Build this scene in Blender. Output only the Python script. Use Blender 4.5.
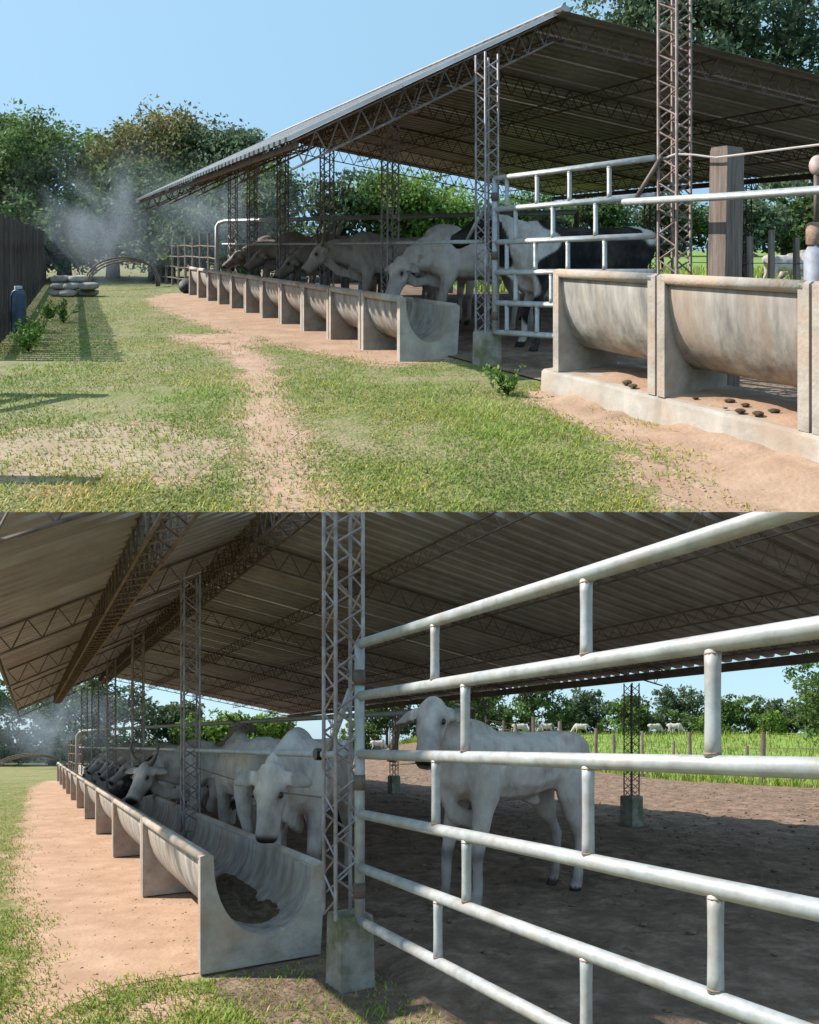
import bpy, math, random
import numpy as np
from mathutils import Vector, Matrix, noise

# ------------------------------------------------------------------ camera, sky, sun, exposure
scene = bpy.context.scene
for o in list(bpy.data.objects):
    bpy.data.objects.remove(o)
COL = scene.collection
cam_d = bpy.data.cameras.new('camera'); cam = bpy.data.objects.new('camera', cam_d); COL.objects.link(cam)
cam.location = (0, 0, 1.6); cam.rotation_euler = (math.radians(90), 0, 0)
cam_d.sensor_fit = 'HORIZONTAL'; cam_d.sensor_width = 36; cam_d.lens = 36 * 650 / 819
cam_d.shift_y = 233 / 819                      # level camera with a rising front
cam_d.clip_start = 0.05; cam_d.clip_end = 6000
scene.camera = cam
SUN = Vector((-0.665, 0.03, 0.745)).normalized()
w = bpy.data.worlds.new('World'); scene.world = w; w.use_nodes = True
nt = w.node_tree
bgn = nt.nodes['Background']
sky = nt.nodes.new('ShaderNodeTexSky'); sky.sky_type = 'NISHITA'; sky.sun_disc = False
sky.sun_elevation = math.asin(SUN.z); sky.sun_rotation = math.atan2(SUN.x, SUN.y)
sky.air_density = 1.25; sky.dust_density = 0.8; sky.ozone_density = 3.0
hz = nt.nodes.new('ShaderNodeMix'); hz.data_type = 'RGBA'; hz.inputs[0].default_value = 0.72   # even thin haze over the whole sky
hz.inputs[7].default_value = (2.0, 3.35, 4.3, 1)
nt.links.new(sky.outputs[0], hz.inputs[6]); nt.links.new(hz.outputs[2], bgn.inputs[0]); bgn.inputs[1].default_value = 0.145
sd = bpy.data.lights.new('sun', 'SUN'); sd.energy = 4.8; sd.angle = math.radians(0.5); sd.color = (1, 0.945, 0.85)
so = bpy.data.objects.new('sun', sd); COL.objects.link(so)
so.rotation_euler = SUN.to_track_quat('Z', 'Y').to_euler()
scene.view_settings.view_transform = 'Standard'; scene.view_settings.look = 'None'
scene.view_settings.exposure = 0.64; scene.view_settings.gamma = 1
scene.render.resolution_x = 819; scene.render.resolution_y = 1024
try:
    scene.cycles.max_bounces = 8; scene.cycles.diffuse_bounces = 4; scene.cycles.transparent_max_bounces = 8
    scene.cycles.volume_step_rate = 2.0
except Exception:
    pass

RND = random.Random(7); NPR = np.random.default_rng(7)

# ------------------------------------------------------------------ two yards
# The photograph shows two views of a cattle yard, one above the other.  The lower yard lies on level
# ground; the upper yard lies on a large hillside behind it that climbs steadily away, posts plumb.
class Yard:
    def __init__(s, origin, scale, slope, eye):
        s.o = np.array(origin, float); s.s = scale; s.k = slope; s.e = eye
        s.L = scale * np.array([[1, 0, 0], [0, 1, 0], [0, slope, 1]], float)
    def tf(s, p):
        p = np.asarray(p, float).reshape(-1, 3)
        return (p - np.array([0, 0, s.e])) @ s.L.T + s.o
HILL = 501 / 650.0
LOWER = Yard((0, 0, 0), 1.0, 0.0, 0.0)
UPPER = Yard((0, 0, 1.6), 16.0, HILL, 1.5)
Y = LOWER

# ------------------------------------------------------------------ materials
_M = {}
def rgb(c): return (c[0], c[1], c[2], 1)
def mk(name, cols, scale=6.0, rough=0.8, bump=0.25, bscale=30.0, bdist=0.01, metal=0.0, dirt=None, bare=None, dirt_scale=1.5,
       dirt_amt=0.5, stretch=(1, 1, 1), spec=0.3, detail=8, attr=None, rnd=0.0, transl=0.0, wave=None):
    key = (name, Y.s)
    if key in _M: return _M[key]
    m = bpy.data.materials.new(name); m.use_nodes = True
    t = m.node_tree; N = t.nodes; Lk = t.links.new
    bs = N['Principled BSDF']
    at = N.new('ShaderNodeAttribute'); at.attribute_name = 'lp'
    oi = N.new('ShaderNodeObjectInfo')
    mad = N.new('ShaderNodeVectorMath'); mad.operation = 'MULTIPLY_ADD'
    mad.inputs[1].default_value = stretch
    Lk(at.outputs['Vector'], mad.inputs[0])
    cmb = N.new('ShaderNodeMath'); cmb.operation = 'MULTIPLY'; cmb.inputs[1].default_value = 37.0
    Lk(oi.outputs['Random'], cmb.inputs[0]); Lk(cmb.outputs[0], mad.inputs[2])
    vec = mad.outputs[0]
    n1 = N.new('ShaderNodeTexNoise'); n1.inputs['Scale'].default_value = scale; n1.inputs['Detail'].default_value = detail
    n1.inputs['Roughness'].default_value = 0.62
    Lk(vec, n1.inputs['Vector'])
    rp = N.new('ShaderNodeValToRGB'); el = rp.color_ramp.elements
    while len(el) < len(cols): el.new(0.5)
    for i, c in enumerate(cols):
        el[i].position = 0.3 + 0.4 * i / max(1, len(cols) - 1); el[i].color = rgb(c)
    Lk(n1.outputs['Fac'], rp.inputs[0])
    col = rp.outputs[0]
    if attr:
        a2 = N.new('ShaderNodeAttribute'); a2.attribute_name = attr
        mx = N.new('ShaderNodeMix'); mx.data_type = 'RGBA'; mx.blend_type = 'MULTIPLY'; mx.inputs[0].default_value = 1
        Lk(col, mx.inputs[6]); Lk(a2.outputs['Color'], mx.inputs[7]); col = mx.outputs[2]
    if dirt:
        n2 = N.new('ShaderNodeTexNoise'); n2.inputs['Scale'].default_value = dirt_scale; n2.inputs['Detail'].default_value = 10
        n2.inputs['Roughness'].default_value = 0.7
        Lk(vec, n2.inputs['Vector'])
        r2 = N.new('ShaderNodeValToRGB'); r2.color_ramp.elements[0].position = 0.46; r2.color_ramp.elements[1].position = 0.62
        r2.color_ramp.elements[1].color = (dirt_amt,) * 3 + (1,); r2.color_ramp.elements[0].color = (0, 0, 0, 1)
        Lk(n2.outputs['Fac'], r2.inputs[0])
        mx = N.new('ShaderNodeMix'); mx.data_type = 'RGBA'
        Lk(r2.outputs[0], mx.inputs[0]); Lk(col, mx.inputs[6]); mx.inputs[7].default_value = rgb(dirt); col = mx.outputs[2]
    if bare:
        a3 = N.new('ShaderNodeAttribute'); a3.attribute_name = 'bare'
        n4 = N.new('ShaderNodeTexNoise'); n4.inputs['Scale'].default_value = 5.0; n4.inputs['Detail'].default_value = 9; n4.inputs['Roughness'].default_value = .7
        Lk(vec, n4.inputs['Vector'])
        ad = N.new('ShaderNodeMath'); ad.operation = 'MULTIPLY_ADD'; ad.inputs[1].default_value = 1.6; Lk(n4.outputs['Fac'], ad.inputs[0])
        sb = N.new('ShaderNodeMath'); sb.operation = 'SUBTRACT'; sb.inputs[1].default_value = .8; Lk(a3.outputs['Fac'], sb.inputs[0]); Lk(sb.outputs[0], ad.inputs[2])
        r4 = N.new('ShaderNodeMapRange'); r4.inputs[1].default_value = .38; r4.inputs[2].default_value = .62; Lk(ad.outputs[0], r4.inputs[0])
        rb = N.new('ShaderNodeValToRGB')
        for i_, c_ in enumerate(bare[:2]): rb.color_ramp.elements[i_].position = .3 + .4 * i_; rb.color_ramp.elements[i_].color = rgb(c_)
        Lk(n1.outputs['Fac'], rb.inputs[0])
        mx = N.new('ShaderNodeMix'); mx.data_type = 'RGBA'; Lk(r4.outputs[0], mx.inputs[0]); Lk(col, mx.inputs[6]); Lk(rb.outputs[0], mx.inputs[7]); col = mx.outputs[2]
    if rnd:
        hs = N.new('ShaderNodeHueSaturation'); mp = N.new('ShaderNodeMapRange')
        mp.inputs[3].default_value = 1 - rnd; mp.inputs[4].default_value = 1 + rnd
        Lk(oi.outputs['Random'], mp.inputs[0]); Lk(mp.outputs[0], hs.inputs['Value']); Lk(col, hs.inputs['Color']); col = hs.outputs[0]
    Lk(col, bs.inputs['Base Color'])
    bs.inputs['Roughness'].default_value = rough; bs.inputs['Metallic'].default_value = metal
    bs.inputs['Specular IOR Level'].default_value = spec
    if bump:
        n3 = N.new('ShaderNodeTexNoise'); n3.inputs['Scale'].default_value = bscale; n3.inputs['Detail'].default_value = 6
        Lk(vec, n3.inputs['Vector'])
        bp = N.new('ShaderNodeBump'); bp.inputs['Strength'].default_value = bump; bp.inputs['Distance'].default_value = bdist * Y.s
        Lk(n3.outputs['Fac'], bp.inputs['Height']); Lk(bp.outputs[0], bs.inputs['Normal'])
    if transl:
        tr = N.new('ShaderNodeBsdfTranslucent'); Lk(col, tr.inputs['Color'])
        ms = N.new('ShaderNodeMixShader'); ms.inputs[0].default_value = transl
        Lk(bs.outputs[0], ms.inputs[1]); Lk(tr.outputs[0], ms.inputs[2]); Lk(ms.outputs[0], N['Material Output'].inputs[0])
    _M[key] = m
    return m
def M_pipe():  return mk('painted_steel_pipe', [(.27, .285, .295), (.385, .40, .41), (.47, .485, .49)], 14, .55, .25, 45, .003, .2, dirt=(.33, .25, .20), dirt_scale=6.0, dirt_amt=.4, spec=.4)
def M_rust():  return mk('rust', [(.20, .12, .085), (.30, .19, .14), (.40, .29, .23)], 20, .85, .3, 60, .003)
def M_truss(): return mk('primed_truss_steel', [(.085, .058, .046), (.14, .10, .082), (.19, .145, .12)], 7, .65, .1, 50, .002, .1)
def M_colm():  return mk('weathered_column_steel', [(.18, .15, .15), (.30, .27, .28), (.40, .37, .38)], 9, .55, .15, 60, .002, .25, dirt=(.22, .12, .08), dirt_scale=4, dirt_amt=.55)
def M_roof():  return mk('galvanised_roof_sheet', [(.32, .295, .285), (.40, .37, .36), (.47, .44, .43)], 1.3, .5, .1, 40, .002, .15, dirt=(.25, .195, .165), dirt_scale=.9, dirt_amt=.5, rnd=.12, stretch=(1, 1, 1))
def M_conc():  return mk('trough_concrete', [(.25, .215, .185), (.37, .325, .285), (.48, .43, .385)], 4.5, .88, .6, 38, .010, dirt=(.40, .26, .175), dirt_scale=1.6, dirt_amt=.6, rnd=.06)
def M_basin(): return mk('stained_basin_concrete', [(.15, .135, .125), (.30, .27, .245), (.45, .41, .37)], 9, .9, .5, 45, .006, dirt=(.38, .26, .18), dirt_scale=1.7, dirt_amt=.55, stretch=(1, 1, .16), rnd=.06)
def M_plin():  return mk('plinth_concrete', [(.32, .27, .225), (.42, .365, .315), (.50, .45, .40)], 4, .9, .4, 50, .006, dirt=(.40, .27, .185), dirt_scale=2.4, dirt_amt=.6)
def M_ped():   return mk('mossy_concrete', [(.17, .15, .125), (.26, .235, .20), (.36, .325, .29)], 6, .9, .6, 40, .010, dirt=(.10, .115, .045), dirt_scale=3.6, dirt_amt=.85)
def M_ground():return mk('grassy_ground', [(.10, .125, .03), (.17, .185, .055), (.27, .235, .11)], 6, .95, .9, 30, .03, dirt=(.31, .23, .14), dirt_scale=1.6, dirt_amt=.7, bare=[(.33, .20, .13), (.48, .32, .225)])
def M_path():  return mk('bare_earth', [(.33, .20, .13), (.41, .26, .175), (.48, .32, .225)], 2.6, .95, .6, 28, .012, dirt=(.33, .22, .15), dirt_scale=5, dirt_amt=.4)
def M_soil():  return mk('trampled_corral_soil', [(.12, .078, .053), (.20, .132, .093), (.30, .205, .15)], 5.5, .97, .9, 18, .05, dirt=(.08, .052, .036), dirt_scale=1.8, dirt_amt=.6)
def M_past():  return mk('pasture_green', [(.10, .17, .032), (.17, .27, .055), (.25, .34, .085)], .9, .95, .6, 14, .03, dirt=(.22, .25, .08), dirt_scale=.35, dirt_amt=.5)
def M_blade(): return mk('grass_blade', [(.14, .195, .028), (.22, .295, .045), (.33, .35, .095)], 1.3, .7, 0, transl=.3, attr='tint')
def M_board(): return mk('dark_weathered_board', [(.035, .028, .026), (.07, .055, .05), (.12, .095, .085)], 6, .9, .4, 30, .006, stretch=(6, 6, .5), rnd=.3)
def M_wood():  return mk('grey_wood_post', [(.10, .07, .055), (.19, .14, .115), (.28, .225, .19)], 5, .9, .5, 24, .01, stretch=(5, 5, .4), rnd=.2)
def M_bark():  return mk('bark', [(.05, .038, .03), (.10, .08, .062), (.16, .13, .105)], 4, .95, .8, 10, .03, stretch=(3, 3, .6))
def M_leaf(i):
    c = [[(.075, .13, .035), (.125, .20, .055), (.19, .275, .095)], [(.085, .15, .028), (.15, .25, .05), (.23, .34, .085)],
         [(.07, .10, .03), (.16, .16, .06), (.33, .27, .13)], [(.065, .105, .055), (.11, .16, .085), (.17, .225, .13)], [(.065, .11, .034), (.105, .165, .052), (.16, .235, .085)]][i]
    return mk('leaves_%d' % i, c, .9, .7, 0, transl=.4, spec=.12, attr='tint')
def M_hide():  return mk('cow_hide', [(.62, .58, .56), (.92, .91, .90), (1.08, 1.08, 1.08)], 8, .85, .8, 20, .02, attr='hide', spec=.12, dirt=(.16, .12, .095), dirt_scale=2.2, dirt_amt=.28, stretch=(1, 1, .55))
def M_horn():  return mk('horn', [(.10, .085, .07), (.17, .145, .12), (.26, .23, .2)], 8, .5, .1)
def M_dark():  return mk('dark_eye', [(.008, .007, .006), (.012, .01, .009), (.02, .017, .015)], 8, .15, 0, spec=.6)
def M_feed():  return mk('silage_feed', [(.05, .033, .02), (.10, .068, .04), (.17, .12, .075)], 14, .95, .8, 40, .02)
def M_blue():  return mk('blue_grey_paint', [(.20, .22, .28), (.29, .31, .37), (.37, .38, .42)], 12, .6, .2, 40, .004, dirt=(.26, .17, .14), dirt_scale=7, dirt_amt=.5)
def M_rub():   return mk('black_rubber', [(.012, .012, .014), (.022, .022, .026), (.035, .035, .04)], 8, .7, .1)
def M_sack():  return mk('sack_cloth', [(.20, .17, .14), (.30, .27, .24), (.42, .39, .36)], 5, .9, .4, 30, .01, rnd=.25)
def M_drum():  return mk('blue_plastic', [(.03, .05, .09), (.05, .08, .13), (.09, .12, .17)], 6, .5, .1)

# ------------------------------------------------------------------ mesh helpers
def fastmesh(name, V, F, smooth=False):
    me = bpy.data.meshes.new(name); V = np.asarray(V, np.float32); F = np.asarray(F, np.int32)
    n, k = F.shape
    me.vertices.add(len(V)); me.vertices.foreach_set('co', V.ravel())
    me.loops.add(n * k); me.loops.foreach_set('vertex_index', F.ravel())
    me.polygons.add(n); me.polygons.foreach_set('loop_start', np.arange(n, dtype=np.int32) * k)
    me.polygons.foreach_set('loop_total', np.full(n, k, np.int32))
    if smooth: me.polygons.foreach_set('use_smooth', np.ones(n, bool))
    me.update(calc_edges=True); return me
def setlp(me, P):
    a = me.attributes.new('lp', 'FLOAT_VECTOR', 'POINT'); a.data.foreach_set('vector', np.asarray(P, np.float32).ravel())
def setcol(me, name, C):
    a = me.attributes.new(name, 'FLOAT_COLOR', 'POINT')
    C = np.asarray(C, np.float32); C = np.concatenate([C, np.ones((len(C), 1), np.float32)], 1); a.data.foreach_set('color', C.ravel())
def link(name, me, mat, at, parent=None):
    """link a mesh whose vertices are already relative to the world point of 'at' (yard coordinates)"""
    o = bpy.data.objects.new(name, me); COL.objects.link(o)
    if mat and not me.materials: me.materials.append(mat)
    wp = Y.tf(at)[0]
    if parent is not None:
        o.parent = parent
        wp = wp - WPOS[parent.name]
    o.location = wp
    WPOS[o.name] = Y.tf(at)[0]
    return o
WPOS = {}
def tag(o, label=None, cat=None, group=None, kind=None):
    if label: o['label'] = label
    if cat: o['category'] = cat
    if group: o['group'] = group
    if kind: o['kind'] = kind
    return o
def thing(name, at, label, cat, group=None):
    o = bpy.data.objects.new(name, None); COL.objects.link(o); o.empty_display_size = .1
    o.location = Y.tf(at)[0]; WPOS[o.name] = Y.tf(at)[0]
    return tag(o, label, cat, group)
def nrm(v):
    v = np.asarray(v, float); return v / (np.linalg.norm(v) + 1e-12)
class MB:
    def __init__(s): s.V = []; s.F = []
    def add(s, vs, fs):
        b = len(s.V); s.V += [tuple(map(float, v)) for v in vs]; s.F += [tuple(b + i for i in f) for f in fs]; return s
    def box(s, c, ax, ay, az):
        c, ax, ay, az = [np.asarray(q, float) for q in (c, ax, ay, az)]
        vs = [c + i * ax + j * ay + k * az for i in (-1, 1) for j in (-1, 1) for k in (-1, 1)]
        return s.add(vs, [(0, 1, 3, 2), (4, 6, 7, 5), (0, 4, 5, 1), (2, 3, 7, 6), (0, 2, 6, 4), (1, 5, 7, 3)])
    def tube(s, pts, r, seg=6, cap=True, flat=1.0):
        pts = [np.asarray(p, float) for p in pts]; n = len(pts)
        rs = r if hasattr(r, '__len__') else [r] * n
        vs = []; up = np.array([0, 0, 1.0])
        t0 = nrm(pts[1] - pts[0])
        if abs(t0[2]) > .95: up = np.array([0, 1.0, 0])
        for i, p in enumerate(pts):
            t = nrm(pts[min(i + 1, n - 1)] - pts[max(i - 1, 0)])
            a = nrm(np.cross(t, up)); b = np.cross(a, t)
            for k in range(seg):
                q = 2 * math.pi * k / seg
                vs.append(p + rs[i] * (math.cos(q) * a + flat * math.sin(q) * b))
        fs = [(i * seg + k, i * seg + (k + 1) % seg, (i + 1) * seg + (k + 1) % seg, (i + 1) * seg + k) for i in range(n - 1) for k in range(seg)]
        if cap: fs += [tuple(range(seg))[::-1], tuple((n - 1) * seg + k for k in range(seg))]
        return s.add(vs, fs)
    def loft(s, rings):
        seg = len(rings[0]); vs = [p for r in rings for p in r]; n = len(rings)
        fs = [(i * seg + k, i * seg + (k + 1) % seg, (i + 1) * seg + (k + 1) % seg, (i + 1) * seg + k) for i in range(n - 1) for k in range(seg)]
        fs += [tuple(range(seg))[::-1], tuple((n - 1) * seg + k for k in range(seg))]
        return s.add(vs, fs)
    def ell(s, c, ax, ay, az, nu=12, nv=8):
        c, ax, ay, az = [np.asarray(q, float) for q in (c, ax, ay, az)]
        vs = [c + az]
        for j in range(1, nv):
            f = math.pi * j / nv
            for i in range(nu):
                q = 2 * math.pi * i / nu
                vs.append(c + math.sin(f) * (math.cos(q) * ax + math.sin(q) * ay) + math.cos(f) * az)
        vs.append(c - az); fs = []
        for i in range(nu): fs.append((0, 1 + i, 1 + (i + 1) % nu))
        for j in range(nv - 2):
            for i in range(nu):
                a = 1 + j * nu + i; b = 1 + j * nu + (i + 1) % nu
                fs.append((a, a + nu, b + nu, b))
        e = len(vs) - 1; b0 = 1 + (nv - 2) * nu
        for i in range(nu): fs.append((b0 + i, e, b0 + (i + 1) % nu))
        return s.add(vs, fs)
    def cut(s, po, no):
        """keep the side of the plane the normal points away from"""
        import bmesh
        bm = bmesh.new(); vv = [bm.verts.new(v) for v in s.V]
        for f in s.F:
            try: bm.faces.new([vv[i] for i in f])
            except ValueError: pass
        bmesh.ops.bisect_plane(bm, geom=bm.verts[:] + bm.edges[:] + bm.faces[:], plane_co=po, plane_no=no, clear_outer=True)
        bm.verts.ensure_lookup_table(); bm.verts.index_update()
        s.V = [tuple(v.co) for v in bm.verts]; s.F = [tuple(v.index for v in f.verts) for f in bm.faces]; bm.free(); return s
    def mesh(s, name, at, smooth=False):
        P = np.array(s.V, float)
        me = bpy.data.meshes.new(name); W = Y.tf(P) - Y.tf(at)[0]
        me.from_pydata(W.tolist(), [], s.F); setlp(me, P)
        if smooth: me.polygons.foreach_set('use_smooth', np.ones(len(me.polygons), bool))
        me.update(); return me
    def build(s, name, mat, parent=None, at=None, smooth=False):
        if not s.V: return None
        if at is None:
            P = np.array(s.V); at = (P[:, 0].mean(), P[:, 1].mean(), P[:, 2].min())
        return link(name, s.mesh(name, at, smooth), mat, at, parent)
def again(o, shift, parent=None, name=None):
    """copy one object, moved by a vector in yard coordinates, sharing its mesh"""
    c = o.copy(); COL.objects.link(c)
    wv = Y.L @ np.asarray(shift, float)
    wpos = WPOS[o.name] + wv; WPOS[c.name] = wpos
    c.parent = parent
    c.matrix_parent_inverse = Matrix.Identity(4)
    c.location = wpos - (WPOS[parent.name] if parent is not None else 0)
    return c

# ------------------------------------------------------------------ grass, trees
def poly_noise(pts, step=.25, amp=.12, seed=0):
    out = []
    n = len(pts)
    for i in range(n):
        a = np.array(pts[i], float); b = np.array(pts[(i + 1) % n], float); m = max(1, int(np.linalg.norm(b - a) / step))
        for j in range(m):
            p = a + (b - a) * j / m
            q = noise.noise_vector(Vector((p[0] * 1.7, p[1] * 1.7, seed))); q2 = noise.noise_vector(Vector((p[0] * 5, p[1] * 5, seed + 9)))
            out.append((p[0] + amp * 1.6 * q.x + amp * .7 * q2.x, p[1] + amp * 1.6 * q.y + amp * .7 * q2.y))
    return out
def inside(P, poly):
    x, y = P[:, 0], P[:, 1]; c = np.zeros(len(P), bool); n = len(poly)
    for i in range(n):
        x0, y0 = poly[i]; x1, y1 = poly[(i + 1) % n]
        if y0 == y1: continue
        k = ((y0 > y) != (y1 > y)) & (x < (x1 - x0) * (y - y0) / (y1 - y0) + x0)
        c ^= k
    return c
def sheet(name, poly, z, mat, kind='structure'):
    from mathutils.geometry import tessellate_polygon
    tri = tessellate_polygon([[Vector((p[0], p[1], 0)) for p in poly]])
    mb = MB(); mb.V = [(p[0], p[1], z) for p in poly]
    for f in tri:
        a, b, c = [np.array(poly[i]) for i in f]
        cr = (b[0] - a[0]) * (c[1] - a[1]) - (b[1] - a[1]) * (c[0] - a[0])
        mb.F.append(tuple(f) if cr > 0 else (f[0], f[2], f[1]))
    o = mb.build(name, mat); o['kind'] = kind; return o
def blades(name, P, h, wd, lean, label, seed=1, tint=(.75, 1.25), mat=None, dry=None, zf=None):
    r = np.random.default_rng(seed); n = len(P)
    az = r.uniform(0, 2 * np.pi, n); hh = h * r.uniform(.5, 1.3, n); ww = wd * r.uniform(.7, 1.3, n)
    d = np.stack([np.cos(az), np.sin(az), np.zeros(n)], 1); sd_ = np.stack([-np.sin(az), np.cos(az), np.zeros(n)], 1)
    t = r.uniform(tint[0], tint[1], n)[:, None] * np.ones((1, 3))
    lf_ = np.array([noise.noise(Vector((p[0] * .7, p[1] * .7, seed))) + .6 * noise.noise(Vector((p[0] * 2.3, p[1] * 2.3, seed))) for p in P])
    t = t * (1 + .35 * lf_)[:, None]; hh *= np.clip(1 + .8 * lf_, .45, 2)
    base = np.concatenate([P, (zf(P) if zf else np.zeros(n))[:, None]], 1)
    ln = lean * r.uniform(.3, 1.2, n)
    up = np.array([0, 0, 1.0])
    v0 = base - sd_ * ww[:, None] / 2; v1 = base + sd_ * ww[:, None] / 2
    mid = base + up * (hh * .6)[:, None] + d * (hh * ln * .4)[:, None]
    v2 = mid + sd_ * ww[:, None] * .35; v3 = mid - sd_ * ww[:, None] * .35
    v4 = base + up * hh[:, None] + d * (hh * ln)[:, None]
    V = np.stack([v0, v1, v2, v3, v4], 1).reshape(-1, 3); i = np.arange(n) * 5
    F = np.concatenate([np.stack([i, i + 1, i + 2], 1), np.stack([i, i + 2, i + 3], 1), np.stack([i + 3, i + 2, i + 4], 1)])
    at = (P[:, 0].mean(), P[:, 1].mean(), 0)
    me = fastmesh(name, Y.tf(V) - Y.tf(at)[0], F); setlp(me, V)
    if dry is not None:
        k = (r.uniform(0, 1, n) < dry)[:, None]
        t = np.where(k, np.array([[1.9, 1.25, 1.5]]) * r.uniform(.7, 1.3, (n, 1)), t)
    setcol(me, 'tint', np.repeat(t, 5, 0))
    o = link(name, me, mat or M_blade(), at); tag(o, label, 'grass', kind='stuff'); return o
def leafcloud(C, S, n_per, size, seed, squash=.8, aspect=.5):
    """leaf quads gathered in clumps: C clump centres, S clump radii"""
    r = np.random.default_rng(seed); C = np.repeat(C, n_per, 0); S = np.repeat(S, n_per)
    n = len(C); g = r.normal(0, 1, (n, 3)); g /= np.linalg.norm(g, axis=1)[:, None]
    g *= (r.uniform(0, 1, n) ** .45)[:, None]; g[:, 2] *= squash
    P = C + g * S[:, None]
    a = r.normal(0, 1, (n, 3)); a[:, 2] -= .35; a /= np.linalg.norm(a, axis=1)[:, None]
    b = np.cross(a, r.normal(0, 1, (n, 3))); b /= np.linalg.norm(b, axis=1)[:, None]
    L_ = size * r.uniform(.6, 1.4, n)[:, None]; W_ = L_ * aspect
    v0 = P - a * L_ / 2; v1 = P + b * W_ / 2; v2 = P + a * L_ / 2; v3 = P - b * W_ / 2
    V = np.stack([v0, v1, v2, v3], 1).reshape(-1, 3); i = np.arange(n) * 4
    F = np.stack([i, i + 1, i + 2, i + 3], 1)
    return V, F, r
def tree(name, label, x, y, z0, blobs, nclump, n_per, leaf, mat, seed, clump=.8, trunk_r=.25, lean=(0, 0), group=None, cat='tree', stems=1, fill=.35):
    """blobs: (dx,dy,z,rx,ry,rz) crown lobes, z above the base"""
    r = np.random.default_rng(seed); C = []; S = []
    vol = np.array([b[3] * b[4] * b[5] for b in blobs]) ** .67; vol /= vol.sum()
    for b, f in zip(blobs, vol):
        m = max(3, int(nclump * f)); g = r.normal(0, 1, (m, 3)); g /= np.linalg.norm(g, axis=1)[:, None]
        rad = np.where(r.uniform(0, 1, m) < fill, r.uniform(.2, .8, m), r.uniform(.78, 1.08, m))
        C.append(np.array([x + b[0], y + b[1], z0 + b[2]]) + g * rad[:, None] * np.array(b[3:6])); S.append(clump * r.uniform(.55, 1.3, m))
    C = np.concatenate(C); S = np.concatenate(S)
    V, F, r2 = leafcloud(C, S, n_per, leaf, seed + 1)
    root = thing(name, (x, y, z0), label, cat, group)
    me = fastmesh('crown', Y.tf(V) - Y.tf((x, y, z0))[0], F); setlp(me, V)
    ct = np.repeat(r2.uniform(.65, 1.35, len(C)), n_per)[:, None] * r2.uniform(.75, 1.25, (len(C) * n_per, 1)) * np.ones((1, 3))
    setcol(me, 'tint', np.repeat(ct, 4, 0))
    link('crown', me, mat, (x, y, z0), root)
    tb = MB()
    top = max(b[2] for b in blobs)
    for s_ in range(stems):
        ox = (s_ - (stems - 1) / 2) * trunk_r * 2.4
        mid = np.array([x + lean[0] * .5 + ox * 1.3, y + lean[1] * .5, z0 + top * .45])
        tb.tube([(x + ox, y, z0 - .1), (x + ox + lean[0] * .2, y + lean[1] * .2, z0 + top * .2), mid, (x + lean[0] + ox * 2, y + lean[1], z0 + top * .95)], [trunk_r * 1.25, trunk_r, trunk_r * .8, trunk_r * .25], 8)
        for b in blobs:
            e = np.array([x + b[0], y + b[1], z0 + b[2]])
            tb.tube([mid - (0, 0, .3), (mid + e) / 2 + r.normal(0, .15, 3), e + np.array([0, 0, b[5] * .3])], [trunk_r * .5, trunk_r * .33, trunk_r * .1], 6)
            for _ in range(2):
                g = r.normal(0, 1, 3); g[2] = abs(g[2]) * .6; e2 = e + nrm(g) * np.array(b[3:6]) * .8
                tb.tube([(mid + e) / 2, (e + e2) / 2 + r.normal(0, .1, 3), e2], [trunk_r * .28, trunk_r * .18, trunk_r * .06], 5)
    tb.build('trunk', M_bark(), root, (x, y, z0), True)
    return root

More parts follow.
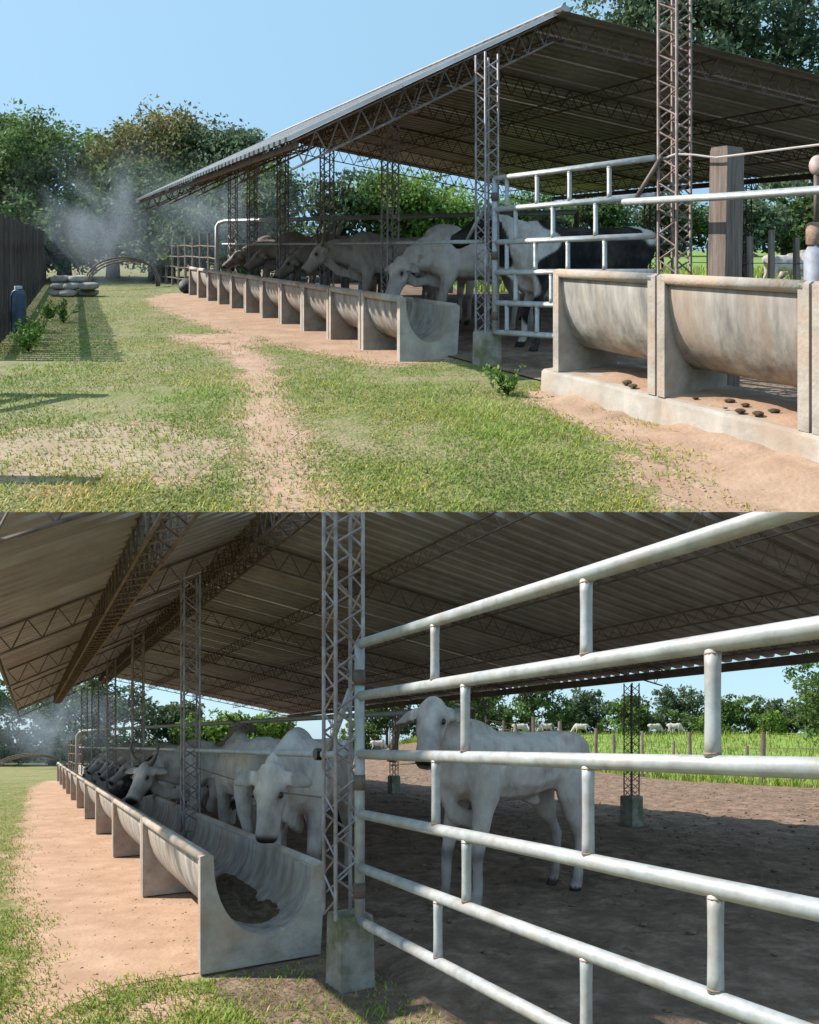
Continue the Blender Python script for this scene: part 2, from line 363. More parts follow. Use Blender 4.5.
# ------------------------------------------------------------------ cattle
def cow(name, label, pos, heading, head=(1.02, 0, 1.42), muz=(.75, 0, -.66), scale=1.0, hide='white', horns=False, voxel=.022, legs=(0, 0, 0, 0), seed=1, group=None, bend=0.0, ears=-.5, tail=True, slim=.95):
    mb = MB(); seg = 14
    def ringx(x, zc, ry, rz, yc=0, flat=0):
        out = []
        for k in range(seg):
            q = 2 * math.pi * k / seg; cy, cz = math.cos(q), math.sin(q)
            out.append((x, yc + ry * math.copysign(abs(cy) ** .9, cy), zc + rz * math.copysign(abs(cz) ** .85, cz)))
        return out
    mb.loft([ringx(a[0], a[1] + a[3] * (1 - slim), a[2] * (.5 + .5 * slim), a[3] * slim) for a in [(-.87, 1.19, .09, .12), (-.82, 1.18, .19, .20), (-.66, 1.15, .25, .27), (-.42, 1.10, .27, .305), (-.12, 1.06, .30, .34), (.18, 1.055, .29, .345), (.45, 1.07, .24, .345), (.64, 1.09, .175, .29), (.76, 1.10, .09, .17)]])
    mb.ell((.40, 0, 1.34), (.28, 0, .05), (0, .10, 0), (-.07, 0, .15))
    for s in (-1, 1): mb.ell((-.58, s * .17, 1.24), (.2, 0, 0), (0, .1, 0), (0, 0, .16)); mb.ell((.42, s * .17, 1.02), (.15, 0, .05), (0, .11, 0), (0, 0, .30))
    H = np.array(head, float); f = nrm(muz); lat = nrm(np.cross((0, 0, 1), f)); upv = np.cross(f, lat)
    base = np.array([.50, 0, 1.16])
    def sec(c, tdir, rw, rh, n=12):
        a = nrm(np.cross((0, 0, 1), tdir)) if abs(nrm(tdir)[2]) < .97 else lat; b = np.cross(nrm(tdir), a)
        return [c + math.cos(2 * math.pi * k / n) * rw * a + math.sin(2 * math.pi * k / n) * rh * b for k in range(n)]
    nd = H - base
    mb.loft([sec(base, nd, .17, .30), sec(base + nd * .4 - np.array([0, 0, .02]), nd, .135, .235), sec(base + nd * .75, nd, .105, .165), sec(base + nd * 1.0 - upv * .05, nd, .085, .115)])
    hs = [(-.07, .08, .085, -.01), (.0, .112, .115, -.02), (.08, .125, .14, -.035), (.16, .12, .14, -.045), (.25, .10, .12, -.04), (.34, .09, .105, -.03), (.42, .09, .098, -.022), (.475, .094, .092, -.018), (.515, .07, .064, -.018)]
    mb.loft([[H + f * d + upv * dz + math.cos(2 * math.pi * k / 12) * rw * lat + math.sin(2 * math.pi * k / 12) * rh * upv for k in range(12)] for d, rw, rh, dz in hs])
    for s in (-1, 1):
        ed = nrm(s * lat + ears * np.array([0, 0, 1.0]) - .15 * f)
        wv = nrm(f - (f @ ed) * ed + .15 * upv); nv = nrm(np.cross(ed, wv)); e0 = H + s * lat * .085 + f * .02
        mb.loft([[e0 + ed * d + wv * (w_ * math.cos(2 * math.pi * k / 10)) + nv * (.022 * math.sin(2 * math.pi * k / 10)) - np.array([0, 0, .35 * d * d]) for k in range(10)] for d, w_ in ((-.02, .03), (.04, .055), (.10, .078), (.16, .07), (.21, .04), (.24, .014))])
        mb.ell(H + f * .155 + s * lat * .092 + upv * .045, f * .04, lat * .03, upv * .03, 8, 6)
    br = np.array([.60, 0, .76]); th = H + f * .12 - upv * .13
    mb.loft([sec(p, d, .028, .085, 8) for p, d in ((th, br - th), (th * .5 + br * .5 + np.array([.03, 0, -.06]), br - th), (br, (-.5, 0, -.3)), (np.array([.30, 0, .66]), (-1, 0, 0)))])
    mb.ell((-.26, 0, .715 + (1 - slim) * .72), (.13, 0, .03), (0, .045, 0), (0, 0, .06))
    for s in (-1, 1): mb.ell((-.50, s * .20, 1.34), (.09, 0, .02), (0, .05, 0), (0, 0, .06)); mb.ell((-.84, s * .09, 1.27), (.05, 0, 0), (0, .05, 0), (0, 0, .06))
    hoof = []
    for i, (fx, s) in enumerate(((1, 1), (1, -1), (-1, 1), (-1, -1))):
        d = legs[i]
        if fx > 0: pl = [(.44, .15, 1.02, .14, .10), (.42, .165, .78, .10, .085), (.45 + d * .5, .165, .60, .068, .062), (.47 + d * .8, .16, .43, .056, .056), (.465 + d * .9, .16, .36, .045, .045), (.46 + d, .16, .18, .037, .037), (.475 + d, .16, .11, .048, .046), (.50 + d, .16, .05, .055, .052), (.52 + d, .16, .0, .068, .06)]
        else: pl = [(-.60, .16, 1.08, .20, .11), (-.57, .18, .84, .155, .095), (-.63 + d * .4, .175, .64, .092, .07), (-.74 + d * .8, .17, .49, .06, .052), (-.735 + d * .9, .17, .40, .048, .043), (-.715 + d, .17, .19, .040, .038), (-.70 + d, .17, .11, .050, .046), (-.675 + d, .17, .05, .056, .052), (-.65 + d, .17, .0, .068, .06)]
        mb.loft([[(x + ra * math.cos(2 * math.pi * k / 10), s * y_ + rb * math.sin(2 * math.pi * k / 10), z) for k in range(10)] for x, y_, z, ra, rb in pl])
    if tail:
        mb.tube([(-.82, 0, 1.34), (-.93, 0, 1.26), (-.97, .01, 1.0), (-.95, .02, .72)], [.045, .034, .026, .026], 8)
        mb.tube([(-.95, .02, .75), (-.945, .025, .6), (-.94, .03, .42)], [.026, .045, .018], 8)
    # union the masses into one continuous skin
    tmp = bpy.data.meshes.new('tmp'); tmp.from_pydata([tuple(v) for v in mb.V], [], mb.F)
    to = bpy.data.objects.new('tmp', tmp); COL.objects.link(to)
    md = to.modifiers.new('r', 'REMESH'); md.mode = 'VOXEL'; md.voxel_size = voxel
    ms = to.modifiers.new('s', 'SMOOTH'); ms.factor = .5; ms.iterations = 3 if voxel < .03 else 1
    dg = bpy.context.evaluated_depsgraph_get(); ev = to.evaluated_get(dg); em = ev.to_mesh()
    V = np.empty(len(em.vertices) * 3, np.float32); em.vertices.foreach_get('co', V); V = V.reshape(-1, 3).astype(float)
    F = [tuple(p.vertices) for p in em.polygons]
    Nn = np.empty(len(em.vertices) * 3, np.float32); em.vertices.foreach_get('normal', Nn); Nn = Nn.reshape(-1, 3)
    V = V + Nn * np.array([.012 * noise.noise(Vector((v[0] * 5, v[1] * 5, v[2] * 3 + seed))) + .006 * noise.noise(Vector((v[0] * 16, v[1] * 9, v[2] * 5 + seed))) for v in V])[:, None]
    ev.to_mesh_clear(); bpy.data.objects.remove(to); bpy.data.meshes.remove(tmp)
    # coat colour
    C = np.ones((len(V), 3)) * np.array({'white': (.60, .525, .49), 'grey': (.44, .385, .36), 'spotted': (.56, .50, .47), 'brown': (.26, .2, .17), 'pale': (.52, .455, .415)}[hide])
    q = np.array([noise.noise(Vector(v * 2.3) + Vector((seed * 3.1, 0, 0))) for v in V])
    q2 = np.array([noise.noise(Vector(v * 7.0) + Vector((seed, 5, 0))) for v in V])
    C *= (1 + .10 * q + .06 * q2)[:, None]
    if hide == 'spotted':
        k = np.clip((q + .30 * np.sin(V[:, 0] * 4 + seed) + .22) * 16, 0, 1)[:, None]
        C = C * (1 - k) + np.array([[.012, .011, .012]]) * k
    else:
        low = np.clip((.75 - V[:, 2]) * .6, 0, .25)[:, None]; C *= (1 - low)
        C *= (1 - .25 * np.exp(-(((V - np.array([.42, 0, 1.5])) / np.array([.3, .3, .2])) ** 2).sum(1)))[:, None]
    hd = (V - H) @ f; off = np.linalg.norm((V - H) - hd[:, None] * f, axis=1)
    k = (np.clip((hd - .455) * 30, 0, 1) * np.clip(.5 + ((V - H) @ upv) * 14 + .6, 0, 1) * (off < .14) * (hd < .7))[:, None]; C = C * (1 - k) + np.array([[.02, .018, .018]]) * k
    C = np.where((V[:, 2] < .075)[:, None], np.array([[.03, .025, .022]]), C)
    kn = (np.exp(-((V[:, 2] - .43) / .05) ** 2) * (V[:, 0] > .44 + min(0, legs[0])) * (V[:, 2] < .6) * .6 + np.exp(-((V[:, 2] - .12) / .04) ** 2) * .35)[:, None]; C = C * (1 - kn) + np.array([[.07, .055, .05]]) * kn
    if tail: C = np.where(((V[:, 0] < -.88) & (V[:, 2] < .72))[:, None], np.array([[.03, .025, .025]]), C)
    earm = (np.abs((V - H) @ lat) > .17) & (np.linalg.norm(V - H, axis=1) < .40) & (np.abs(hd - .02) < .17) & (np.abs((V - H) @ upv) < .13)
    for s_ in (-1, 1):
        de = np.linalg.norm(V - (H + f * .165 + s_ * lat * .105 + upv * .042), axis=1); ke = (np.exp(-(de / .05) ** 2) * .75)[:, None]; C = C * (1 - ke) + np.array([[.05, .042, .04]]) * ke
    fk = (np.clip((hd - .18) * 3, 0, .35) * (off < .16) * (hd < .6))[:, None]; C = C * (1 - fk * .8); C = np.where(earm[:, None], C * .62, C)
    hx = math.atan2(heading[1], heading[0]); R = np.array([[math.cos(hx), -math.sin(hx), 0], [math.sin(hx), math.cos(hx), 0], [0, 0, 1]])
    def place(P):
        P = np.asarray(P, float).reshape(-1, 3).copy()
        if bend:
            g = np.clip(P[:, 0], 0, None) ** 2; P[:, 1] += bend * g
        return P * scale @ R.T + np.array(pos)
    root = thing(name, pos, label, 'cow', group)
    me = bpy.data.meshes.new('body'); W = place(V); me.from_pydata((Y.tf(W) - Y.tf(pos)[0]).tolist(), [], F)
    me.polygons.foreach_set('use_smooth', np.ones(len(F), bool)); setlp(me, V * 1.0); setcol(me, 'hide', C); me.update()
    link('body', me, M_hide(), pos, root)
    if voxel < .03:
        for s in (-1, 1):
            e = MB(); e.ell(H + f * .165 + s * lat * .108 + upv * .042, f * .026, lat * .018, upv * .022, 8, 6); e.V = [tuple(v) for v in place(e.V)]
            e.build('eye', M_dark(), root, smooth=True)
            if horns:
                hb = H - f * .02 + s * lat * .07 + upv * .05
                e = MB(); e.tube([hb, hb + s * lat * .08 + upv * .06 - f * .05, hb + s * lat * .13 + upv * .14 - f * .16, hb + s * lat * .10 + upv * .20 - f * .29], [.033, .028, .02, .006], 8); e.V = [tuple(v) for v in place(e.V)]
                e.build('horn', M_horn(), root, smooth=True)
    return root

# ------------------------------------------------------------------ shed parts in shed coordinates (a along the trough, t across)
class Frame:
    def __init__(s, col, L): s.c = np.array(col, float); s.L = np.array([L[0], L[1], 0.0]); s.T = np.array([L[1], -L[0], 0.0])
    def __call__(s, a, t, z): return np.array([s.c[0], s.c[1], 0]) + a * s.L + t * s.T + np.array([0, 0, z])
def lattice(fr, a, t, z0, z1, w=.25, r=.013, pitch=.27, rl=.008, cutp=None):
    mb = MB(); h = w / 2
    cs = [(-h, -h), (h, -h), (h, h), (-h, h)]
    for c in cs: mb.tube([fr(a + c[0], t + c[1], z0), fr(a + c[0], t + c[1], z1)], r, 6)
    for i in range(4):
        p, q = cs[i], cs[(i + 1) % 4]; z = z0 + (.5 * pitch if i % 2 else 0); k = i
        while z + pitch / 2 < z1:
            u, v = (p, q) if k % 2 else (q, p)
            mb.tube([fr(a + u[0], t + u[1], z), fr(a + v[0], t + v[1], z + pitch / 2)], rl, 4, False); z += pitch / 2; k += 1
    if cutp is not None: mb.cut(*cutp)
    return mb
def truss(p0, p1, depth, pitch=.3, r=.018, rl=.009, width=0.0, side=None, cutp=None):
    p0 = np.asarray(p0, float); p1 = np.asarray(p1, float); mb = MB(); dn = np.array([0, 0, -depth]); n = max(2, int(np.linalg.norm(p1 - p0) / pitch))
    offs = [np.zeros(3)] if not width else [side * width / 2, -side * width / 2]
    for o in offs:
        mb.tube([p0 + o, p1 + o], r, 5); mb.tube([p0 + o + dn, p1 + o + dn], r, 5)
        for i in range(n):
            a = p0 + (p1 - p0) * i / n + o; b = p0 + (p1 - p0) * (i + .5) / n + o + dn; c = p0 + (p1 - p0) * (i + 1) / n + o
            mb.tube([a, b], rl, 4, False); mb.tube([b, c], rl, 4, False)
    if width:
        for i in range(n):
            a = p0 + (p1 - p0) * i / n; b = p0 + (p1 - p0) * (i + 1) / n
            for d in (0, 1): mb.tube([a + offs[0] + dn * d, b + offs[1] + dn * d], rl, 4, False); mb.tube([a + offs[1] + dn * d, b + offs[0] + dn * d], rl, 4, False)
    if cutp is not None: mb.cut(*cutp)
    return mb
def roofsheet(fr, a0, width, tA, zA, tB, zB, skA, skB, nper=4, hgt=.055, over=.05, cutp=None):
    """one corrugated sheet from line tA to tB; sk = shift along a of the sheet's two ends"""
    prof = []; per = width / nper
    for i in range(nper):
        prof += [(i * per, 0), (i * per + .45 * per, 0), (i * per + .55 * per, hgt), (i * per + .85 * per, hgt), (i * per + .95 * per, 0)]
    prof += [(width + over, 0)]
    mb = MB(); m = 5; vs = []
    for j in range(m + 1):
        s = j / m
        for (pa, pz) in prof:
            vs.append(fr(a0 + pa + skA + (skB - skA) * s, tA + (tB - tA) * s, zA + (zB - zA) * s + pz + .004 * math.sin(7 * a0 + 5 * s)))
    k = len(prof)
    mb.add(vs, [(j * k + i, j * k + i + 1, (j + 1) * k + i + 1, (j + 1) * k + i) for j in range(m) for i in range(k - 1)])
    if cutp is not None: mb.cut(*cutp)
    return mb
def trough_unit(fr, a0, length, t0, z0, label, group, hs=1.0, first=None, ws=1.0, dz=0):
    if first is not None:
        r = again(first[0], first[1]); r['label'] = label; r['group'] = group
        for ch in first[2]: again(ch, first[1], r)
        return r
    root = thing('feed_trough', fr(a0 + length / 2, t0 + .43, z0), label, 'trough', group)
    A = lambda t, z: (t0 + t * ws, z0 + z * hs)
    def arc(r, dep, n=18, lip=0):
        out = []
        for i in range(n + 1):
            q = math.pi * i / n; zc = .80 - .13 * (i / n)
            out.append((.465 - r * math.cos(q), zc - dep * math.sin(q) ** .85 if 0 < i < n else zc))
        return out
    ch = []
    inner = arc(.375, .53); outer = arc(.42, .575)
    plate = [(0, 0), (.0, .81), (.05, .825), (.09, .81)] + inner[1:-1] + [(.84, .67), (.88, .685), (.93, .67), (.885, 0)]
    th = .075
    for e in (0, 1):
        aa = a0 + (.005 if e == 0 else length - th - .005); mb = MB()
        P0 = [fr(aa, *A(*p)) for p in plate]; P1 = [fr(aa + th, *A(*p)) for p in plate]; n = len(plate); ni = len(inner) - 2
        mb.V = [tuple(p) for p in P0 + P1]
        for i in range(n): j = (i + 1) % n; mb.F.append((i, j, n + j, n + i))
        # faces of the plate as a strip between the outer edge and the arc
        ia = list(range(4, 4 + ni)); m = ni
        bot = []
        base = len(mb.V)
        for i, k in enumerate(ia):
            tt = plate[k][0]
            bot.append((min(max(tt, .0), .885), 0))
        B0 = [fr(aa, *A(*p)) for p in bot]; B1 = [fr(aa + th, *A(*p)) for p in bot]
        mb.V += [tuple(p) for p in B0 + B1]
        for i in range(m - 1):
            mb.F.append((ia[i], ia[i + 1], base + i + 1, base + i)); mb.F.append((n + ia[i], base + m + i, base + m + i + 1, n + ia[i + 1]))
        mb.F.append((0, 1, 2, 3, ia[0], base)); mb.F.append((n + 0, base + m, n + ia[0], n + 3, n + 2, n + 1))
        e_ = ia[-1]; mb.F.append((e_, e_ + 1, e_ + 2, e_ + 3, e_ + 4, base + m - 1)); mb.F.append((n + e_, base + m + m - 1, n + e_ + 4, n + e_ + 3, n + e_ + 2, n + e_ + 1))
        ch.append(mb.build('end_plate', M_conc(), root))
    mb = MB(); na = len(inner); la, lb = a0 + th + .004, a0 + length - th - .004; ns = 6
    for j in range(ns + 1):
        aa = la + (lb - la) * j / ns
        mb.V += [tuple(fr(aa, *A(*p))) for p in inner] + [tuple(fr(aa, *A(*p))) for p in outer]
    for j in range(ns):
        b0, b1 = j * 2 * na, (j + 1) * 2 * na
        for i in range(na - 1):
            mb.F.append((b0 + i, b0 + i + 1, b1 + i + 1, b1 + i)); mb.F.append((b0 + na + i, b1 + na + i, b1 + na + i + 1, b0 + na + i + 1))
        mb.F.append((b0, b1, b1 + na, b0 + na)); mb.F.append((b0 + na - 1, b0 + 2 * na - 1, b1 + 2 * na - 1, b1 + na - 1))
    ch.append(mb.build('basin', M_basin(), root, smooth=True))
    for (t, z) in ((.045, .79), (.885, .655)):
        mb = MB(); mb.tube([fr(la - .03, *A(t, z)), fr(lb + .03, *A(t, z))], .048, 10); ch.append(mb.build('rim', M_conc(), root, smooth=True))
    return root, ch

# ================================================================== LOWER YARD
Y = LOWER
LF = Frame((-.396, 4.33), (-.504, .8637))
PLANE = (Vector((0, 0, 1.6)), Vector((0, -.3585, 1)).normalized())   # the shed is built as far forward as the view needs it

def gz(P):
    """height of the ground of the lower yard: level, the pasture rising gently far out"""
    P = np.asarray(P, float); x, y = P[..., 0], P[..., 1]
    k = np.clip((y - 27) / 27, 0, 1); k = k * k * (3 - 2 * k); q = np.clip((x + 6) / 8, 0, 1)
    return 2.55 * k * q
def bare_mask(P, polys, soft=.3, grow=.1):
    out = np.zeros(len(P))
    for poly in polys:
        q = np.array(poly); lo, hi = q.min(0) - 1, q.max(0) + 1
        k = np.where((P[:, 0] > lo[0]) & (P[:, 0] < hi[0]) & (P[:, 1] > lo[1]) & (P[:, 1] < hi[1]))[0]
        if not len(k): continue
        p = P[k]; dm = np.full(len(k), 9.0)
        for i in range(len(q)):
            a = q[i]; b = q[(i + 1) % len(q)]; ab = b - a; t = np.clip(((p - a) @ ab) / (ab @ ab + 1e-9), 0, 1)
            dm = np.minimum(dm, np.linalg.norm(p - a - t[:, None] * ab, axis=1))
        sd = np.where(inside(p, poly), dm, -dm) + grow
        out[k] = np.maximum(out[k], np.clip(.5 + sd / (2 * soft), 0, 1))
    return out
def grid(name, xs, ys, zf, mat, amp=0.0, fsc=1.0, bare=()):
    X, Yy = np.meshgrid(xs, ys); P = np.stack([X.ravel(), Yy.ravel()], 1); z = zf(P)
    if amp: z = z + amp * np.array([noise.noise(Vector((p[0] * fsc, p[1] * fsc, 3))) + .5 * noise.noise(Vector((p[0] * fsc * 2.7, p[1] * fsc * 2.7, 7))) for p in P])
    V = np.concatenate([P, z[:, None]], 1); nx, ny = len(xs), len(ys)
    i, j = np.meshgrid(np.arange(nx - 1), np.arange(ny - 1)); b = (j * nx + i).ravel()
    F = np.stack([b, b + 1, b + nx + 1, b + nx], 1); at = (0, float(ys[0]), 0)
    me = fastmesh(name, Y.tf(V) - Y.tf(at)[0], F, True); setlp(me, V)
    b_ = bare_mask(P, bare); a_ = me.attributes.new('bare', 'FLOAT', 'POINT'); a_.data.foreach_set('value', b_.astype(np.float32))
    o = link(name, me, mat, at); o['kind'] = 'structure'; return o
# pasture beyond the corral fence
def sheet_grid(name, a_s, t_s, zoff, mat, amp, fsc, edge=.0):
    A_, T_ = np.meshgrid(a_s, t_s); P = np.array([LF(a, t, 0)[:2] for a, t in zip(A_.ravel(), T_.ravel())])
    z = gz(P) + zoff + amp * np.array([noise.noise(Vector((p[0] * fsc, p[1] * fsc, 3))) + .55 * noise.noise(Vector((p[0] * fsc * 2.6, p[1] * fsc * 2.6, 7))) for p in P])
    kk = np.clip((T_.ravel() - t_s[0]) / .45, 0, 1); kk = kk * kk * (3 - 2 * kk); z = gz(P) + (z - gz(P)) * kk - .012 * (1 - kk)
    V = np.concatenate([P, z[:, None]], 1); na, nt_ = len(a_s), len(t_s)
    i, j = np.meshgrid(np.arange(na - 1), np.arange(nt_ - 1)); b = (j * na + i).ravel()
    F = np.stack([b, b + na, b + na + 1, b + 1], 1); at = tuple(V[0])
    me = fastmesh(name, Y.tf(V) - Y.tf(at)[0], F, True); setlp(me, V); o = link(name, me, mat, at); o['kind'] = 'structure'; return o
sheet_grid('pasture', np.linspace(-40, 70, 60), np.linspace(22.2, 75, 40), .03, M_past(), .03, .4)
sheet_grid('corral_soil', np.concatenate([np.linspace(-9, 9, 230), np.linspace(9.2, 46, 120)]), np.concatenate([np.linspace(.12, 15, 210), np.linspace(15.2, 22.4, 50)]), .06, M_soil(), .045, 2.3)
def clods(name, P, size, label, cat, mat, seed, zf=None):
    r = np.random.default_rng(seed); n = len(P); o8 = np.array([[1, 0, 0], [0, 1, 0], [-1, 0, 0], [0, -1, 0], [0, 0, 1], [0, 0, -1]], float)
    sc = size * r.uniform(.4, 1.0, (n, 1, 1)) ** 1.5 * r.uniform(.6, 1.4, (n, 6, 1)) * np.array([1, 1, .55]); a = r.uniform(0, 6.28, n)
    q = o8[None] * sc; x = q[..., 0] * np.cos(a)[:, None] - q[..., 1] * np.sin(a)[:, None]; y = q[..., 0] * np.sin(a)[:, None] + q[..., 1] * np.cos(a)[:, None]
    z0 = zf(P) if zf else np.zeros(n)
    V = np.stack([x + P[:, :1], y + P[:, 1:2], q[..., 2] + z0[:, None]], -1).reshape(-1, 3)
    F0 = np.array([[0, 1, 4], [1, 2, 4], [2, 3, 4], [3, 0, 4], [1, 0, 5], [2, 1, 5], [3, 2, 5], [0, 3, 5]]); F = (F0[None] + 6 * np.arange(n)[:, None, None]).reshape(-1, 3)
    at = (P[:, 0].mean(), P[:, 1].mean(), 0); me = fastmesh(name, Y.tf(V) - Y.tf(at)[0], F, True); setlp(me, V)
    o = link(name, me, mat, at); tag(o, label, cat, kind='stuff'); return o
q_ = np.array([LF(a, t, 0)[:2] for a, t in zip(NPR.uniform(-6, 24, 5000), .4 + 21 * NPR.uniform(0, 1, 5000))])
clods('soil_crumbs', q_, .05, 'trampled crumbs of dry soil and dung scattered over the corral', 'soil', M_soil(), 31, lambda P: gz(P) + .062)
pathpoly = poly_noise([LF(a, t, 0)[:2] for a, t in ((.8, -.35), (28.6, -.35), (29.4, -1.2), (24, -1.75), (16, -1.85), (10, -1.9), (6.5, -2.0), (4.4, -1.95), (2.6, -1.8), (1.6, -1.82), (.7, -1.95), (.45, -1.7), (.75, -1.3), (.75, -.9))], .2, .09, 4)
sheet('dirt_path', pathpoly, .005, M_path())
worn = poly_noise([LF(a, t, 0)[:2] for a, t in ((-1.6, -.75), (.45, -.75), (.85, -.3), (1.0, .25), (-1.6, .25))], .2, .06, 8)
sheet('worn_earth', worn, .004, M_soil())
ys = np.concatenate([np.linspace(-8, 2, 6), np.arange(2.4, 12, .09), np.arange(12, 32, .3), np.linspace(33, 60, 28), [70, 100, 200, 600, 2500]])
xs = np.concatenate([[-2500, -500, -150, -80, -50, -35, -28], np.arange(-24, -8, .3), np.arange(-8, 2, .09), np.linspace(2.5, 70, 40), [150, 500, 2500]])
spots = [poly_noise([(x + r_ * math.cos(q), y + r_ * .7 * math.sin(q)) for q in np.linspace(0, 6, 8)], .15, .12, 30 + i) for i, (x, y, r_) in enumerate(((-1.55, 3.95, .22), (-3.0, 4.6, .2), (-6.2, 9.4, .3), (-2.2, 3.75, .15)))]
q_ = np.array([LF(a, t, 0)[:2] for a, t in zip(.5 + 14 * NPR.uniform(0, 1, 500) ** 1.6, NPR.uniform(-1.9, -.4, 500))]); q_ = q_[inside(q_, pathpoly)]
clods('path_crumbs', q_, .018, 'small earth crumbs and grit lying on the earth path', 'grit', M_path(), 33, lambda P: np.full(len(P), .006))
grid('grass_ground', xs, ys, gz, M_ground(), bare=[pathpoly] + spots)

# grass tufts: dense close by, thinning with distance
def scatter(n, dmin, dmax, seed, um=(-60, 880), f=650):
    r = np.random.default_rng(seed); d = dmin * (dmax / dmin) ** r.uniform(0, 1, n) ; u = r.uniform(um[0], um[1], n)
    return np.stack([(u - 409.5) / f * d, d], 1)
P = scatter(150000, 3.2, 30, 11, (-60, 480))
rel = P - LF.c; tt = rel @ LF.T[:2]; aa = rel @ LF.L[:2]
nz = np.array([noise.noise(Vector((p[0] * 1.1, p[1] * 1.1, 0))) + .5 * noise.noise(Vector((p[0] * 3.5, p[1] * 3.5, 2))) for p in P])
keep = (NPR.uniform(0, 1, len(P)) > bare_mask(P, [pathpoly] + spots, .25, .0) * 1.05) & ((tt < -.95) | ((aa < .55) & (tt < .25))) & (nz > -.55 + .35 * NPR.uniform(-1, 1, len(P)))
keep &= ~(inside(P, worn) & (NPR.uniform(0, 1, len(P)) < .72))
blades('grass', P[keep], .030, .009, 1.2, 'short sunlit green grass beside the earth path and the trough end', 3, dry=.10)
P = np.array([LF(a, t, 0)[:2] for a, t in zip(NPR.uniform(-14, 42, 26000), 22.3 + 26 * NPR.uniform(0, 1, 26000) ** 1.6)])
blades('pasture_grass', P, .32, .05, .6, 'tall bright green pasture grass beyond the corral fence posts', 5, zf=lambda q: gz(q) + .02, dry=.05)

# ---- the shed
TL, ZL, TR, ZR, TE, ZE = -2.3, 2.93, .75, 4.55, 8.75, 3.05
SK = -.10
LEN = 26.3
shed = thing('cattle_shed', LF(12, 0, 0), 'long open cattle shed seen from inside, dusty corrugated roof on lattice columns', 'shed')
zroof = lambda t: ZL + (ZR - ZL) * (t - TL) / (TR - TL) if t < TR else ZR + (ZE - ZR) * (t - TR) / (TE - TR)
W_ = 1.0
protoL = protoR = None
for i in range(27):
    a0 = -.9 + i * W_
    need = a0 < 5.5
    for sideL in (True, False):
        if sideL and a0 < -.2: pass
        args = (LF, a0, W_, TL, ZL, TR + .06, ZR + .03, -SK * 0, 0) if sideL else (LF, a0, W_, TE, ZE, TR - .06, ZR + .012, SK * (TE - TR), 0)
        if need:
            mb = roofsheet(*args, cutp=PLANE)
            if len(mb.V) > 3: mb.build('roof_sheet', M_roof(), shed, LF(a0, args[3], args[4]))
        else:
            pr = protoL if sideL else protoR
            if pr is None:
                o = roofsheet(*args).build('roof_sheet', M_roof(), shed, LF(a0, args[3], args[4]))
                if sideL: protoL = (o, a0)
                else: protoR = (o, a0)
            else: again(pr[0], LF.L * (a0 - pr[1]), shed)
mb = MB(); mb.tube([LF(-1, TR, ZR + .03), LF(LEN, TR, ZR + .03)], .09, 8, True, .5); mb.cut(*PLANE); mb.build('ridge_cap', M_roof(), shed)
cols_a = [0, 4.75, 9.5, 14.25, 19.0, 23.75]
for a in cols_a:
    ra = a + .45
    for (t0, t1) in ((TL + .1, TR), (TR, TE - .1)):
        sk0, sk1 = (0, 0) if t1 <= TR else (0, SK * (TE - TR))
        mb = truss(LF(ra + sk0, t0, zroof(t0) - .03), LF(ra + sk1, t1, zroof(t1) - .03), .30, .34, .015, .008, cutp=PLANE)
        mb.build('rafter_truss', M_truss(), shed)
for (t, dp, wd) in ((-.9, .34, .22), (TR, .36, .26)):
    truss(LF(-.5, t, zroof(t) - .05), LF(LEN - .3, t, zroof(t) - .05), dp, .34, .02, .010, wd, LF.T, cutp=PLANE).build('ridge_truss' if t == TR else 'purlin_truss', M_truss(), shed)
for t in (2.6, 4.4, 6.2, 7.7):
    truss(LF(-1.2, t, zroof(t) - .03), LF(LEN - .3, t, zroof(t) - .03), .20, .30, .013, .007, cutp=PLANE).build('purlin_truss', M_truss(), shed)
for (t, z) in ((TE - .12, ZE - .1), ):
    mb = MB(); a0, a1 = LF(-1.5, t, z), LF(LEN, t, z); mb.box((a0 + a1) / 2, (a1 - a0) / 2, LF.T * .035, np.array([0, 0, .075])); mb.cut(*PLANE); mb.build('eave_beam', M_truss(), shed)
mb = MB(); a0, a1 = LF(.4, TL + .06, ZL - .1), LF(LEN, TL + .06, ZL - .1); mb.box((a0 + a1) / 2, (a1 - a0) / 2, LF.T * .02, np.array([0, 0, .05])); mb.cut(*PLANE); mb.build('eave_fascia', M_truss(), shed)
ped_lab = {}
for a in cols_a:
    for t in (0, 8.2):
        z1 = zroof(t) - .36
        lm = lattice(LF, a, t - (.05 if t == 0 else 0), .47, z1, .195, cutp=PLANE)
        c = lm.build('lattice_column', M_colm() if t == 0 else M_truss(), shed, LF(a, t, .47))
        mb = MB(); n = 4
        hw = .118 if t == 0 else .15; hh = .48 if t == 0 else .62
        for z, s in ((-.05, 1.04), (.1, 1.02), (hh - .05, .97), (hh, .93)): pass
        rings = [[LF(a + sx * hw * s, t + sy * hw * s, z) for sx, sy in ((-1, -1), (1, -1), (1, 1), (-1, 1))] for z, s in ((-.05, 1.05), (.12, 1.02), (hh - .03, .98), (hh, .93))]
        mb.loft(rings); p = mb.build('pedestal', M_ped(), c)
